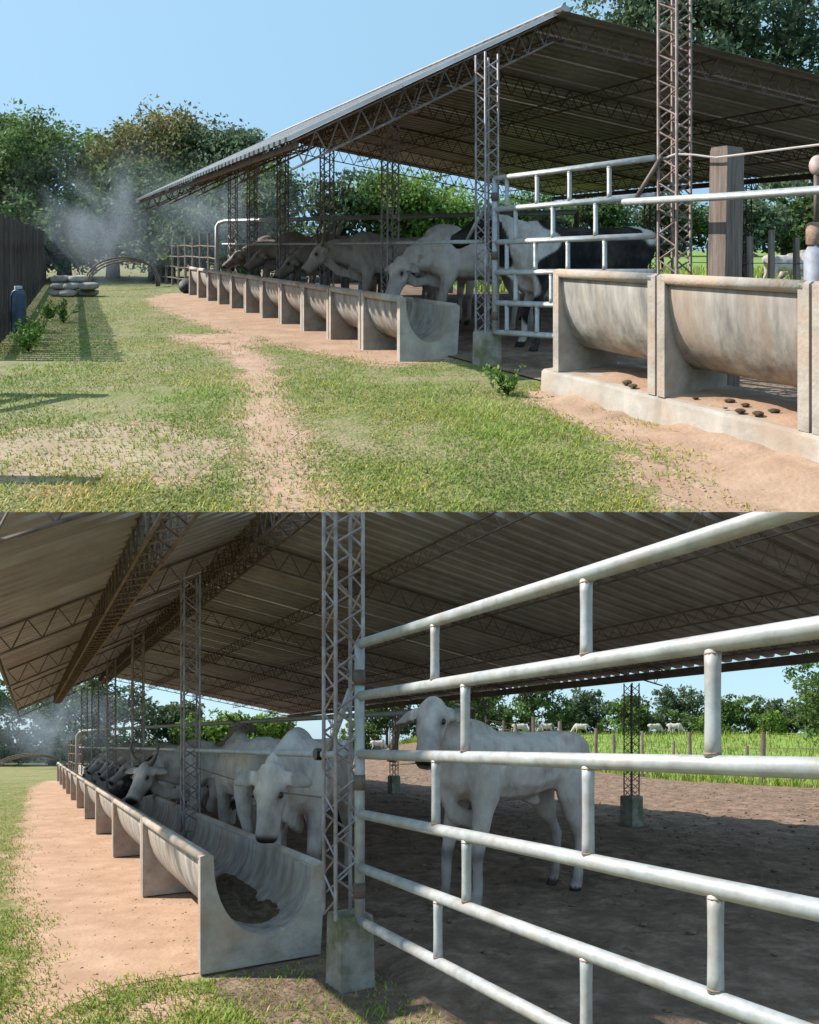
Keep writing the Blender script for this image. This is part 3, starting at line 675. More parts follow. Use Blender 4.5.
# steel stay rods under the left rafters
# ---- feed trough row
NU, UL = 10, 2.75
labs = {0: 'tan concrete feed trough unit with open rounded end beside the lattice column pedestal'}
first = None
for i in range(NU):
    lab = labs.get(i, 'tan concrete feed trough unit joined into the long row along the earth path')
    if first is None:
        r0, ch0 = trough_unit(LF, .64, UL, -.83, 0.02, lab, None); first = True
        for k in range(1): pass
    else:
        trough_unit(LF, 0, 0, 0, 0, lab, 'trough row along the earth path', first=(r0, LF.L * (UL + .02) * i, ch0))
mb = MB(); Vs = []
r = np.random.default_rng(4); na_, nt2 = 44, 15
for i in range(na_):
    for j in range(nt2):
        a = .95 + 1.7 * i / (na_ - 1); t = -.83 + .13 + .60 * j / (nt2 - 1); e = min(i, na_ - 1 - i) / 5; e = min(1, e)
        s = max(-.97, min(.97, (t + .83 - .465) / .375)); q = math.acos(-s); bz = .80 - .13 * q / math.pi - .53 * math.sin(q) ** .85
        e2 = e * min(1, min(j, nt2 - 1 - j) / 2)
        Vs.append(LF(a, t, .02 + bz - .012 + e2 * (.07 + .09 * noise.noise(Vector((a * 2.5, t * 4, 1))) + .05 * noise.noise(Vector((a * 11, t * 11, 4))))))
mb.add(Vs, [(i * nt2 + j, (i + 1) * nt2 + j, (i + 1) * nt2 + j + 1, i * nt2 + j + 1) for i in range(na_ - 1) for j in range(nt2 - 1)])
tag(mb.build('feed_heap', M_feed()), 'dark brown silage feed lying in the open end of the concrete trough', 'feed')

# ---- gate of grey pipes
def gate(fr0, t, s0, s1, zs, ups, label, rad=.032, hinge=True, cutp=None, group=None, wob=0.0, t1=None):
    t1 = t if t1 is None else t1; t0_ = t
    def fr(a, t, z): return fr0(a, t0_ + (t1 - t0_) * (-a - s0) / (s1 - s0), z + wob * (-a - s0) / (s1 - s0))
    g = thing('pipe_gate', fr(-(s0 + s1) / 2, t, 0), label, 'gate', group)
    for i, z in enumerate(zs):
        mb = MB(); mb.tube([fr(-s0 + .0, t, z), fr(-(s0 * .6 + s1 * .4), t, z + .006 * math.sin(i * 3)), fr(-s1, t, z + .008 * math.cos(i * 5))], rad, 14)
        if cutp is not None: mb.cut(*cutp)
        mb.build('rail', M_pipe(), g, smooth=True)
    for i, us in enumerate(ups):
        for s in us:
            z1, z0 = zs[i], zs[i + 1]; mb = MB(); n = 7
            rr = [rad * (.80 - .06 * math.sin(math.pi * k / (n - 1))) for k in range(n)]
            q = [fr(-s, t, z0 + rad * .6 + (z1 - z0 - rad * 1.2) * k / (n - 1)) for k in range(n)]
            mb.tube(q, rr, 12); u = mb.build('upright', M_pipe(), g, smooth=True)
            for zz, sg in ((z0 + rad * .93, 1), (z1 - rad * .93, -1)):
                mb = MB(); mb.tube([fr(-s, t, zz), fr(-s, t, zz + sg * .006)], [rad * .86, rad * .815], 10); mb.build('weld', M_rust(), u, smooth=True)
    if hinge:
        mb = MB(); mb.tube([fr(-s0, t, zs[-1] - .02), fr(-s0, t, zs[0] + .005)], rad * 1.0, 14); hp = mb.build('hinge_post', M_pipe(), g, smooth=True)
        for z in (zs[0] - .22, zs[-1] + .2, (zs[0] + zs[-1]) / 2):
            mb = MB(); mb.tube([fr(-s0, t, z - .05), fr(-s0, t, z + .05)], rad * 1.25, 12); mb.build('hinge', M_truss(), hp, smooth=True)
    return g
gate(LF, .02, .10, 4.6, (2.26, 1.92, 1.54, 1.15, .80, .45), ((1.02, 2.11, 3.2), (1.30, 2.65, 3.9), (1.03, 2.12, 3.2), (1.31, 2.66, 3.9), (1.05, 2.11, 3.2)), 'pale grey pipe gate of six rails in front of the standing white cow', cutp=PLANE)
mb = MB(); mb.tube([LF(.14, .05, 1.53), LF(10, .05, 1.53), LF(24, .05, 1.5), LF(28.4, .05, 1.5)], .028, 10); pr = mb.build('pipe_rail', M_pipe(), smooth=True)
tag(pr, 'long straight grey pipe rail in front of the feeding white cattle', 'rail')
mb = MB(); mb.tube([LF(.62, .0, 1.53), LF(.62, .1, 1.53)], .045, 12); mb.build('joint', M_dark(), pr)
mb = MB(); mb.tube([LF(.5, .06, 1.56), LF(.12, .06, 1.98)], .024, 8); mb.build('brace', M_pipe(), pr, smooth=True)
mb = MB(); mb.tube([LF(.13, .03, 1.22), LF(1.5, .02, 1.19), LF(3.2, .03, 1.24), LF(4.7, .03, 1.3)], .007, 5); tag(mb.build('wire', M_truss()), 'dark wire strung between the lattice columns behind the trough', 'wire')
mb = MB(); pts = [LF(27.5, -.1, 0), LF(27.5, -.1, 2.0), LF(27.35, 0, 2.14), LF(27.1, .1, 2.2), LF(9.5, 3.6, 2.2), LF(5.0, 4.6, 2.2)]
mb.tube(pts, .055, 10); tag(mb.build('bent_pipe', M_pipe(), smooth=True), 'pale pipe bent down past the long trough row, running behind the cattle', 'pipe')
mb = MB(); mb.tube([LF(5.0, 4.6, -.05), LF(5.0, 4.6, 2.2)], .05, 10); tag(mb.build('pipe_post', M_truss(), smooth=True), 'dark steel post under the pale bent pipe behind the cattle', 'post')

# ---- corral fence posts and wires
rr = random.Random(5)
for row, t, s0, s1, st in ((0, 22.8, -9, 34, 2.75), (1, 25.2, -8, 34, 3.6)):
    a = s0; tops = []
    while a < s1:
        p = LF(a, t + rr.uniform(-.15, .15), 0); z = float(gz(p[:2][None])[0]); h = rr.uniform(2.0, 2.5) if row == 0 else rr.uniform(1.4, 1.7)
        ln = rr.uniform(-.05, .05); mb = MB(); rd = rr.uniform(.075, .11)
        mb.tube([p + (0, 0, z - .1), p + (ln * .5, 0, z + h * .5), p + (ln, 0, z + h)], [rd * 1.05, rd, rd * .9], 8)
        o = mb.build('fence_post', M_wood()); tag(o, 'weathered wooden post of the near corral fence line before the pasture' if row == 0 else 'shorter wooden post of the second fence line standing in the pasture grass', 'post', 'corral fence posts' if row == 0 else 'second line pasture posts')
        tops.append((p, z)); a += st * rr.uniform(.8, 1.2)
    for hz in (.6, 1.05, 1.45):
        mb = MB(); mb.tube([p + (0, -.1, z + hz) for p, z in tops], .008, 4); o = mb.build('fence_wire', M_truss()); tag(o, 'thin fence wire strung along the %s corral posts, %s strand' % ('near' if row == 0 else 'second-line', {.6: 'lowest', 1.05: 'middle', 1.45: 'top'}[hz]), 'wire', 'fence wires')

# ---- cattle, lower yard
cow('standing_cow', 'white zebu cow standing alone behind the pipe gate, head turned to the camera', (1.0, 6.58, .03), (-.82, -.57), head=(.84, .04, 1.56), muz=(.46, .40, -.78), scale=1.22, slim=.84, seed=2, legs=(.02, .08, .05, -.04), bend=.05)
cow('feeding_cow', 'white zebu cow facing forward with lowered head over the open trough end', (-1.02, 6.75, .04), (-.13, -1), head=(.96, -.03, 1.13), muz=(.20, -.02, -.97), scale=1.16, seed=5, legs=(.03, .1, 0, .05), ears=-.3)
cow('feeding_cow', 'pale zebu cow with rounded back turned away behind the second lattice column', (-2.05, 8.25, .04), (-.45, .88), head=(1.0, .1, .95), muz=(.5, .1, -.85), scale=1.17, hide='pale', seed=6)
cow('feeding_cow', 'white horned zebu cow stretching its face over the trough towards the camera', (-2.75, 9.85, .04), (-.86, -.5), head=(1.08, .2, 1.12), muz=(.42, .42, -.80), scale=1.1, seed=8, horns=True, legs=(.1, 0, 0, 0), ears=-.2)
cow('feeding_cow', 'black and white spotted cow with its head in the trough beside the horned cow', (-3.95, 11.75, .04), (-.86, -.5), head=(1.1, .1, .95), muz=(.6, .3, -.72), scale=1.0, hide='spotted', seed=3)
for i, (a, s, hd, lab) in enumerate(((11.8, 1.08, 'grey', 'grey cow feeding past the spotted cow in the shade'), (14.6, 1.05, 'pale', 'pale cow feeding deep in the shed row beside the third lattice column'), (18.0, 1.1, 'white', 'whitish cow feeding near the far end of the trough row'))):
    p = LF(a, 1.25, .04); cow('feeding_cow', lab, p, (-.86, -.5), head=(1.1, 0, 1.0), muz=(.7, .2, -.7), scale=s, hide=hd, seed=11 + i, voxel=.03)
for i, (a, t, s, hd, lab) in enumerate(((10.1, 1.2, 1.05, 'white', 'white cow between the spotted cow and the grey cow, head low in the trough'), (16.3, 1.3, 1.06, 'white', 'white cow feeding between the pale cow and the far whitish cow'), (21.0, 1.3, 1.05, 'pale', 'last pale cow feeding by the bent pipe end'))):
    cow('feeding_cow', lab, LF(a, t, .04), (-.86, -.5), head=(1.08, .1, 1.05), muz=(.6, .3, -.7), scale=s, hide=hd, seed=61 + i, voxel=.03)
cow('resting_cow', 'horned grey cow facing away, its poll and horns showing above the pale cow', (-4.95, 16.2, .04), (.5, .86), head=(.85, .0, 1.86), muz=(.9, 0, -.1), scale=1.12, hide='grey', seed=14, horns=True)
for i, (x, y, hd) in enumerate(((18.5, 49, (1, .1)), (20.2, 49.5, (1, -.3)), (12.9, 49, (-1, .2)), (10.4, 49.5, (-1, 0)), (8.3, 49, (1, 0)), (3.6, 49.5, (1, .3)), (-2.4, 49.6, (1, .1)))):
    q = float(gz(np.array([[x, y]]))[0]); cow('grazing_cow', 'small white cow grazing far off in the pasture by the tree line', (x, y, q), hd, head=(1.1, 0, .55), muz=(.4, 0, -.9), scale=.62, voxel=.06, seed=20 + i, group='cattle grazing in the far pasture')

# ---- trees of the lower yard
k = 0
for (x, y, h, wd, mi, lab) in (
        (5.5, 52, 4.1, 3.0, 0, 'dark rounded tree of the far tree line left of the far pedestal'), (9.5, 51, 5.3, 3.2, 4, 'tallest dense dark tree rising over the far tree line'),
        (13.6, 53, 3.9, 3.0, 3, 'greyish green tree of the far tree line behind the eave column'), (17.8, 51, 4.1, 3.1, 4, 'deep green tree of the far tree line beside the pale shrub'),
        (21.8, 53, 4.3, 3.2, 3, 'grey green domed tree of the far tree line'), (25.6, 52, 3.6, 2.8, 0, 'mid green low tree closing the far tree line'),
        (29.5, 53, 3.5, 3.0, 3, 'hazy low tree at the end of the far tree line'), (2.0, 53, 4.6, 3.0, 3, 'grey green tree of the far tree line seen past the standing cow'),
        (-1.8, 52, 4.8, 2.8, 0, 'leafy green tree of the far tree line seen past the gate post'), (33.5, 52, 4.5, 3.0, 4, 'dark tree of the tree line behind the broad edge tree')):
    r = np.random.default_rng(60 + k); z = 2.5 if x > 0 else float(gz(np.array([[x, y]]))[0])
    bl = [(r.uniform(-.5, .5) * wd, r.uniform(-.5, .5), h * r.uniform(.45, .72), wd * r.uniform(.35, .55), wd * .4, h * r.uniform(.22, .32)) for _ in range(5)] + [(r.uniform(-.9, .9) * wd, 0, h * .25, wd * .55, wd * .4, h * .26) for _ in range(4)]
    tree('far_tree', lab, x, y, z - .1, bl, 130, 44, .27, M_leaf(mi), 100 + k * 3, .5, .12, group='far tree line'); k += 1
for (x, y, h, wd, lab) in ((16.2, 49.5, 2.2, 2.0, 'low bright yellow green shrub before the far tree line'), (27.6, 50, 1.9, 1.9, 'low rounded green shrub near the end of the tree line'), (22.6, 49.5, 1.5, 1.5, 'small low shrub between the two brighter shrubs')):
    tree('shrub', lab, x, y, 2.35, [(0, 0, h * .55, wd * .6, wd * .5, h * .45), (wd * .4, 0, h * .4, wd * .4, wd * .4, h * .35)], 40, 30, .22, M_leaf(1), 170 + k, .35, .08, cat='shrub'); k += 1
tree('broad_tree', 'broad dark leafy tree standing in the pasture with branches down to the fence', 25.6, 38, 1.0, [(0, 0, 4.6, 3.0, 2.6, 2.0), (-1.4, 0, 3.0, 1.5, 1.5, 1.3), (1.6, 0, 3.2, 1.9, 1.7, 1.5), (-2.0, -.3, 1.7, .9, .9, .8), (2, .5, 6.0, 2.2, 2, 1.6)], 260, 40, .26, M_leaf(4), 201, .6, .3)
tree('leaning_tree', 'tree with dark leaning trunk and hanging leaves behind the standing cow', -1.0, 36, .75, [(.9, 0, 4.0, 1.6, 1.5, 1.0), (3.4, 0, 3.9, 1.7, 1.4, .9), (5.2, 0, 3.4, 1.1, 1.1, .8), (-1.2, 0, 4.6, 1.4, 1.3, .8)], 170, 40, .22, M_leaf(4), 207, .45, .22, lean=(.8, 0))
k = 0
for (x, y, h, wd, mi, lab) in ((-33.5, 50, 7.6, 5.0, 4, 'dark leafy tree behind smoke at the end of the earth path'), (-28.6, 52, 7.8, 5.0, 0, 'dense green tree behind the drifting smoke past the shed end'), (-24.0, 50, 7.3, 4.4, 3, 'smoky grey green tree seen under the far gable'),
                               (-38.5, 52, 7.8, 5.5, 0, 'mid green tree behind the wire arch'), (-19.4, 53, 5.6, 3.4, 3, 'slender grey leaved tree seen beyond the feeding cattle'), (-15.2, 51, 4.3, 3.6, 1, 'bright green bushy tree beyond the feeding cattle'), (-11.2, 50, 4.2, 3.2, 1, 'bright green low tree beside the far eave beyond the cattle')):
    r = np.random.default_rng(80 + k)
    bl = [(r.uniform(-.55, .55) * wd, r.uniform(-.5, .5), h * r.uniform(.55, .8), wd * r.uniform(.35, .5), wd * .4, h * r.uniform(.16, .24)) for _ in range(6)] + [(r.uniform(-.8, .8) * wd, 0, h * .28, wd * .5, wd * .4, h * .24) for _ in range(4)]
    tree('shade_tree', lab, x, y, 0, bl, 240, 40, .30, M_leaf(mi), 300 + 3 * k, .6, .25); k += 1
# unseen tree, added so its crown replaces shade lost with the cut roof
tree('added_shade_tree', 'added unseen leaning tree, high crown standing in for shade of the cut roof', 8, -4.5, 0, [(-18.3, 10.90, 13.8, 2.4, 1.9, .9), (-15.4, 10.75, 14.2, 2.8, 2.1, .9), (-12.4, 10.80, 14.6, 2.6, 2.1, .9), (-9.4, 10.80, 15.0, 2.6, 2.1, .9), (-6.5, 11.00, 15.4, 2.4, 2.0, .9)], 800, 30, .58, M_leaf(4), 401, .6, .35, lean=(-8, 8))

# arch of bent rods, corral hurdles at the far end
def arch(name, label, p0, p1, h, fan=3):
    p0, p1 = np.array(p0, float), np.array(p1, float); root = thing(name, (p0 + p1) / 2, label, 'arch')
    for j in range(fan):
        mb = MB(); pts = []
        for i in range(17):
            q = math.pi * i / 16; c = (p0 + p1) / 2 - (p1 - p0) / 2 * math.cos(q); c = c + np.array([.05 * j, .12 * j * math.sin(q), h * (1 - .06 * j) * math.sin(q) ** .7]); pts.append(c)
        mb.tube(pts, .028, 6); mb.build('bent_rod', M_wood(), root, smooth=True)
    return root
arch('rod_arch', 'arch of bent rods standing in the grass where the earth path ends', (-20.8, 32.5, 0), (-18.2, 34.5, 0), 1.15)
def hurdle(fr, pts, hgt, label, seed, nr=4, r=.035):
    rr = random.Random(seed); root = thing('rail_fence', fr(*pts[0], 0), label, 'fence')
    for (a, t) in pts:
        mb = MB(); mb.tube([fr(a, t, -.05), fr(a + rr.uniform(-.05, .05), t, hgt * rr.uniform(.95, 1.2))], r * 1.25, 7); mb.build('post', M_wood(), root)
    for i in range(nr):
        z = hgt * (.18 + .75 * i / (nr - 1)); mb = MB(); mb.tube([fr(a, t, z + rr.uniform(-.03, .03)) for a, t in pts], r * .7, 6); mb.build('rail', M_wood(), root)
    return root
hurdle(LF, [(28.7 + .9 * i, .2 - .05 * i) for i in range(7)], 1.7, 'rough pole fence past the far end of the trough row', 3)

# ------------------------------------------------------------------ smoke
def smoke(label, c, rad, dens, sc, seed):
    mb = MB(); mb.ell(c, (rad[0], 0, 0), (0, rad[1], 0), (0, 0, rad[2]), 20, 12)
    m = bpy.data.materials.new('smoke_volume'); m.use_nodes = True; t = m.node_tree; N = t.nodes; N.remove(N['Principled BSDF'])
    pv = N.new('ShaderNodeVolumePrincipled'); pv.inputs['Color'].default_value = (.72, .82, .95, 1); pv.inputs['Anisotropy'].default_value = .2
    tc = N.new('ShaderNodeTexCoord'); nz = N.new('ShaderNodeTexNoise'); nz.inputs['Scale'].default_value = sc / Y.s; nz.inputs['Detail'].default_value = 4; nz.inputs['Roughness'].default_value = .6; nz.inputs['Distortion'].default_value = .6
    t.links.new(tc.outputs['Object'], nz.inputs['Vector'])
    ln = N.new('ShaderNodeVectorMath'); ln.operation = 'SUBTRACT'; ln.inputs[1].default_value = (.5, .5, .5); t.links.new(tc.outputs['Generated'], ln.inputs[0])
    le = N.new('ShaderNodeVectorMath'); le.operation = 'LENGTH'; t.links.new(ln.outputs[0], le.inputs[0])
    fo = N.new('ShaderNodeMapRange'); fo.inputs[1].default_value = .5; fo.inputs[2].default_value = .05; t.links.new(le.outputs['Value'], fo.inputs[0])
    mp = N.new('ShaderNodeMapRange'); mp.inputs[1].default_value = .42; mp.inputs[2].default_value = .72; t.links.new(nz.outputs['Fac'], mp.inputs[0])
    pw = N.new('ShaderNodeMath'); pw.operation = 'POWER'; pw.inputs[1].default_value = 2.2; t.links.new(fo.outputs[0], pw.inputs[0])
    mu = N.new('ShaderNodeMath'); mu.operation = 'MULTIPLY'; t.links.new(pw.outputs[0], mu.inputs[0]); t.links.new(mp.outputs[0], mu.inputs[1])
    m2 = N.new('ShaderNodeMath'); m2.operation = 'MULTIPLY'; m2.inputs[1].default_value = dens / Y.s; t.links.new(mu.outputs[0], m2.inputs[0])
    t.links.new(m2.outputs[0], pv.inputs['Density']); t.links.new(pv.outputs[0], N['Material Output'].inputs['Volume'])
    o = mb.build('smoke', m, at=c); tag(o, label, 'smoke', kind='stuff'); return o
smoke('pale blue smoke drifting before the dark trees past the shed end', (-23.5, 43.0, 3.0), (7.5, 3.5, 4.2), .42, .4, 1)

# ================================================================== UPPER YARD (hillside)
Y = UPPER
UF = Frame((.96, 8.06), (-.506, .8625))
flat = lambda P: np.zeros(len(P))
# bare earth
p1 = poly_noise([UF(a, t, 0)[:2] for a, t in ((.55, -.25), (13.6, -.25), (14.2, -1.2), (12.4, -2.1), (9.2, -2.25), (6.6, -2.1), (4.6, -1.95), (2.6, -1.62), (1.3, -1.3), (.6, -1.0))], .2, .08, 2)
sheet('dirt_path', p1, .0035, M_path())
p2 = poly_noise([(-.82, 3.55), (-.50, 3.55), (-.70, 4.4), (-.97, 5.2), (-1.28, 6.3), (-1.62, 7.6), (-2.1, 8.8), (-2.7, 9.9), (-2.95, 9.7), (-2.4, 8.7), (-1.85, 7.5), (-1.5, 6.0), (-1.13, 4.8)], .15, .08, 5)
sheet('worn_footpath', p2, .0030, M_path())
p3 = poly_noise([(-3.3, 9.9), (-2.35, 9.5), (-2.25, 10.6), (-2.6, 11.6), (-3.0, 10.9), (-3.9, 10.6)], .15, .08, 6)
sheet('bare_patch', p3, .0030, M_path())
p4 = poly_noise([(-2.6, 4.15), (-1.35, 4.2), (-1.35, 4.9), (-2.1, 5.3), (-3.1, 5.2), (-3.6, 4.6)], .2, .14, 7)
sheet('bare_patch', p4, .0025, mk('dry_thatch_earth', [(.27, .19, .12), (.34, .25, .165), (.40, .30, .205)], 3, .95, .6, 28, .012))
p5 = poly_noise([UF(-a, t, 0)[:2] for a, t in ((1.5, -.45), (6.2, -.45), (6.2, -1.9), (4.9, -1.5), (4.2, -1.45), (3.4, -.98), (2.8, -1.0), (2.2, -.72), (1.8, -.75))], .15, .09, 9)
sheet('sandy_bank', p5, .0035, M_path())
p5b = poly_noise([UF(-a, t, 0)[:2] for a, t in ((3.4, -1.15), (4.6, -1.4), (4.7, -1.75), (3.8, -1.6))], .15, .1, 19)
sheet('bare_patch', p5b, .0028, M_path())
A_ = np.array([UF(a, t, 0)[:2] for a, t in ((-7, -.1), (24, -.1), (24, 22), (-7, 22))])
sheet('corral_soil', [tuple(p) for p in A_], .02, M_soil())
sheet('pasture', [(1.5, 20), (60, 14), (120, 150), (1.5, 150)], .035, M_past())
bare = [p1, p2, p3, p4, p5, p5b]
ys = np.concatenate([np.arange(3.55, 13, .075), np.arange(13, 26, .3), np.linspace(27, 45, 20), np.linspace(50, 160, 12)])
xs = np.concatenate([np.linspace(-130, -25, 12), np.arange(-24, -5, .3), np.arange(-5, 3.6, .075), np.arange(3.8, 12, .4), np.linspace(13, 130, 14)])
q_ = np.concatenate([(lambda z: z[inside(z, q)])(np.stack([NPR.uniform(lo[0], hi[0], 160), NPR.uniform(lo[1], hi[1], 160)], 1)) for q in bare for lo, hi in [(np.min(q, 0), np.max(q, 0))]])
clods('path_crumbs', q_, .016, 'small earth crumbs lying on the bare patches of the hillside aisle', 'grit', M_path(), 35, lambda P: np.full(len(P), .004))
grid('hillside_ground', xs, ys, flat, M_ground(), bare=bare)
P = scatter(230000, 3.56, 26, 21, (-30, 850))
rel = P - UF.c; tt = rel @ UF.T[:2]; aa = rel @ UF.L[:2]
keep = (tt < -.42) | ((aa > -1.45) & (aa < .6) & (tt < .1))
keep &= NPR.uniform(0, 1, len(P)) > bare_mask(P, [p1, p2, p3, p5, p5b], .28, .0) * .97
keep &= NPR.uniform(0, 1, len(P)) > bare_mask(P, [p4], .4, .0) * .7
nz = np.array([noise.noise(Vector((p[0] * .9, p[1] * .9, 0))) + .5 * noise.noise(Vector((p[0] * 3, p[1] * 3, 2))) for p in P])
keep &= nz > -.26 + .42 * NPR.uniform(-1, 1, len(P))
dryn = np.array([noise.noise(Vector((p[0] * .8 + 9, p[1] * .8, 4))) for p in P])
dryp = np.clip(.16 + dryn * .75 + np.clip((5.2 - P[:, 1]) * .22, 0, .35) + np.clip((P[:, 0] - .9) * .25, 0, .35) * (P[:, 1] < 7), 0, .85)
blades('grass', P[keep], .026, .009, 1.3, 'short grass, green and straw mixed, along the aisle between board fence and troughs', 8, dry=dryp[keep])
P = np.stack([NPR.uniform(0, 1, 16000) * 24, 15 + 24 * NPR.uniform(0, 1, 16000) ** 1.5], 1); P = P[(P[:, 1] > 20.2 - P[:, 0] * .1) & (P[:, 0] > 1.6)]
blades('pasture_grass', P, .25, .06, .6, 'bright green pasture grass behind the wooden post and leaning wire', 9, zf=lambda q: np.full(len(q), .03), dry=.05)

# ---- upper shed
TL, ZL, TR, ZR, TE, ZE = -2.4, 2.65, 1.3, 4.62, 9.3, 3.0
LEN = 12.0
shed = thing('cattle_shed', UF(5, 0, 0), 'open gabled cattle shed seen from outside, corrugated roof edge against the blue sky', 'shed')
zroof = lambda t: ZL + (ZR - ZL) * (t - TL) / (TR - TL) if t < TR else ZR + (ZE - ZR) * (t - TR) / (TE - TR)
SKL, SKR = .43, -3.2
protoL = protoR = None
nS = 15
for i in range(nS):
    a0 = .0 + i * .8
    for sideL in (True, False):
        args = (UF, a0, .8, TL, ZL, TR + .05, ZR + .028, SKL, 0) if sideL else (UF, a0, .8, TE, ZE, TR - .05, ZR + .012, SKR, 0)
        pr = protoL if sideL else protoR
        if pr is None:
            o = roofsheet(*args).build('roof_sheet', M_roof(), shed, UF(a0, args[3], args[4]))
            if sideL: protoL = (o, a0)
            else: protoR = (o, a0)
        else: again(pr[0], UF.L * (a0 - pr[1]), shed)
mb = MB(); mb.tube([UF(-.02, TR, ZR + .035), UF(LEN, TR, ZR + .035)], .09, 8, True, .5); mb.build('ridge_cap', M_roof(), shed)
sk = lambda t: SKL * (TR - t) / (TR - TL) if t < TR else SKR * (t - TR) / (TE - TR)
ucols = [0, 2.5, 5.0, 7.5, 9.8, 11.6]
for a in ucols:
    ra = a + .22
    for (t0, t1) in ((TL + .1, TR), (TR, TE - .1)):
        truss(UF(ra + sk(t0), t0, zroof(t0) - .03), UF(ra + sk(t1), t1, zroof(t1) - .03), .32, .30, .015, .010).build('rafter_truss', M_colm() if (a == 0 and t1 <= TR) else M_truss(), shed)
for t in (-.9, TR, 3.5, 5.6, 7.6):
    truss(UF(.1 + sk(t), t, zroof(t) - .05), UF(LEN - .2 + sk(t), t, zroof(t) - .05), .28 if t in (-.9, TR) else .2, .3, .015, .008, .2 if t in (-.9, TR) else 0, UF.T).build('purlin_truss', M_truss(), shed)
mb = MB(); a0, a1 = UF(.1 + SKL, TL + .12, ZL - .02), UF(LEN + SKL, TL + .12, ZL - .02); mb.box((a0 + a1) / 2, (a1 - a0) / 2, UF.T * .015, np.array([0, 0, .03])); mb.build('eave_fascia', M_truss(), shed)
mb = MB(); a0, a1 = UF(.1 + SKR, TE - .06, ZE - .08), UF(LEN + SKR, TE - .06, ZE - .08); mb.box((a0 + a1) / 2, (a1 - a0) / 2, UF.T * .02, np.array([0, 0, .06])); mb.build('eave_beam', M_truss(), shed)
for a in ucols:
    for t in (0, 8.6):
        aa_ = a + (sk(t) if t else 0)
        c = lattice(UF, aa_, t, .40, zroof(t) - (.08 if a == 0 else .3), .195, .014, .27, .009).build('lattice_column', M_colm() if t == 0 else M_truss(), shed, UF(aa_, t, .4))
        mb = MB(); hw, hh = .125, .42
        mb.loft([[UF(aa_ + sx * hw * s, t + sy * hw * s, z) for sx, sy in ((-1, -1), (1, -1), (1, 1), (-1, 1))] for z, s in ((-.05, 1.05), (.12, 1.02), (hh - .03, .98), (hh, .93))])
        mb.build('pedestal', M_ped(), c)
# free column in the gate line
fc = thing('lattice_mast', UF(-2.16, .72, 0), 'tall rusty lattice mast rising in front of the gable, gate latched to it', 'mast')
c = lattice(UF, -2.16, .72, .3, 5.4, .215, .016, .26, .010).build('lattice', mk('rusty_mast_steel', [(.16, .10, .085), (.25, .175, .155), (.36, .28, .26)], 10, .7, .2, 60, .003, .1), fc)
mb = MB(); mb.loft([[UF(-2.16 + sx * .15 * s, .72 + sy * .15 * s, z) for sx, sy in ((-1, -1), (1, -1), (1, 1), (-1, 1))] for z, s in ((-.05, 1.05), (.3, .95))]); mb.build('pedestal', M_ped(), fc)

# ---- upper trough row
first = None
for i in range(11):
    lab = 'short tan trough unit with shaded open round end against the pedestal' if i == 0 else 'short tan trough unit of the row leading back along the board fence aisle'
    if first is None: r0, ch0 = trough_unit(UF, .72, 1.13, -.83, .0, lab, None); first = True
    else: trough_unit(UF, 0, 0, 0, 0, lab, 'short trough row in the aisle', first=(r0, UF.L * 1.145 * i, ch0))
# ---- near troughs on the plinth
mb = MB(); rings = []
for a in np.linspace(-1.42, -6.4, 80):
    q = .02 * noise.noise(Vector((a * 3, 0, 0))) + .01 * noise.noise(Vector((a * 13, 0, 0)))
    rings.append([UF(a, -.40 + q, -.05), UF(a, -.385 + q, .20 + .3 * q), UF(a, -.355 + 1.5 * q, .222), UF(a, .55, .225), UF(a, .58, -.05)])
mb.loft(rings); _pl = mb; mb = MB(); na_, nt2 = 110, 16; Vs = []
for i in range(na_):
    for j in range(nt2):
        a = -1.35 - 5.0 * i / (na_ - 1); u_ = j / (nt2 - 1); t = -.34 - 1.15 * u_ * min(1, .35 + .65 * (i / 60)); m_ = max(0, .5 + .9 * noise.noise(Vector((a * 1.3, t * 1.5, 2))) + .35 * noise.noise(Vector((a * 5, t * 5, 6))))
        Vs.append(UF(a, t, .13 * m_ * (1 - u_) ** 1.6 * min(1, i / 12) + .012 * noise.noise(Vector((a * 9, t * 9, 8))) * (1 - u_) - .006 * u_))
mb.add(Vs, [(i * nt2 + j, i * nt2 + j + 1, (i + 1) * nt2 + j + 1, (i + 1) * nt2 + j) for i in range(na_ - 1) for j in range(nt2 - 1)])
o = mb.build('sand_mound', M_path(), smooth=True); o['kind'] = 'structure'; mb = _pl
tag(mb.build('concrete_plinth', M_plin()), 'low stained concrete plinth carrying the two large troughs', 'plinth')
for i in range(4):
    trough_unit(UF, -1.55 - 1.25 * (i + 1), 1.24, -.36, .226, ['large streaked concrete trough on the plinth beside the pipe gate', 'large streaked concrete trough on the plinth in front of the broad wooden post', 'large streaked concrete trough on the plinth past the edge of the wooden post', 'last large concrete trough on the plinth'][i], None, hs=1.24, ws=.95)
mb = MB(); na_, nt2 = 60, 12; Vs = []
for i in range(na_):
    for j in range(nt2):
        a = -1.6 - 4.7 * i / (na_ - 1); t = -.31 + .80 * j / (nt2 - 1); e_ = min(1, i / 3, (na_ - 1 - i) / 3, j / 1.5, (nt2 - 1 - j) / 1.5)
        Vs.append(UF(a, t, .2225 + e_ * (.016 + .022 * noise.noise(Vector((a * 4, t * 4, 1))) + .012 * noise.noise(Vector((a * 14, t * 14, 1)))) - .004))
mb.add(Vs, [(i * nt2 + j, i * nt2 + j + 1, (i + 1) * nt2 + j + 1, (i + 1) * nt2 + j) for i in range(na_ - 1) for j in range(nt2 - 1)])
o = mb.build('sand_cover', M_path(), smooth=True); tag(o, 'reddish sand drifted over the plinth under the large troughs', 'sand', kind='stuff')
rr = random.Random(3)
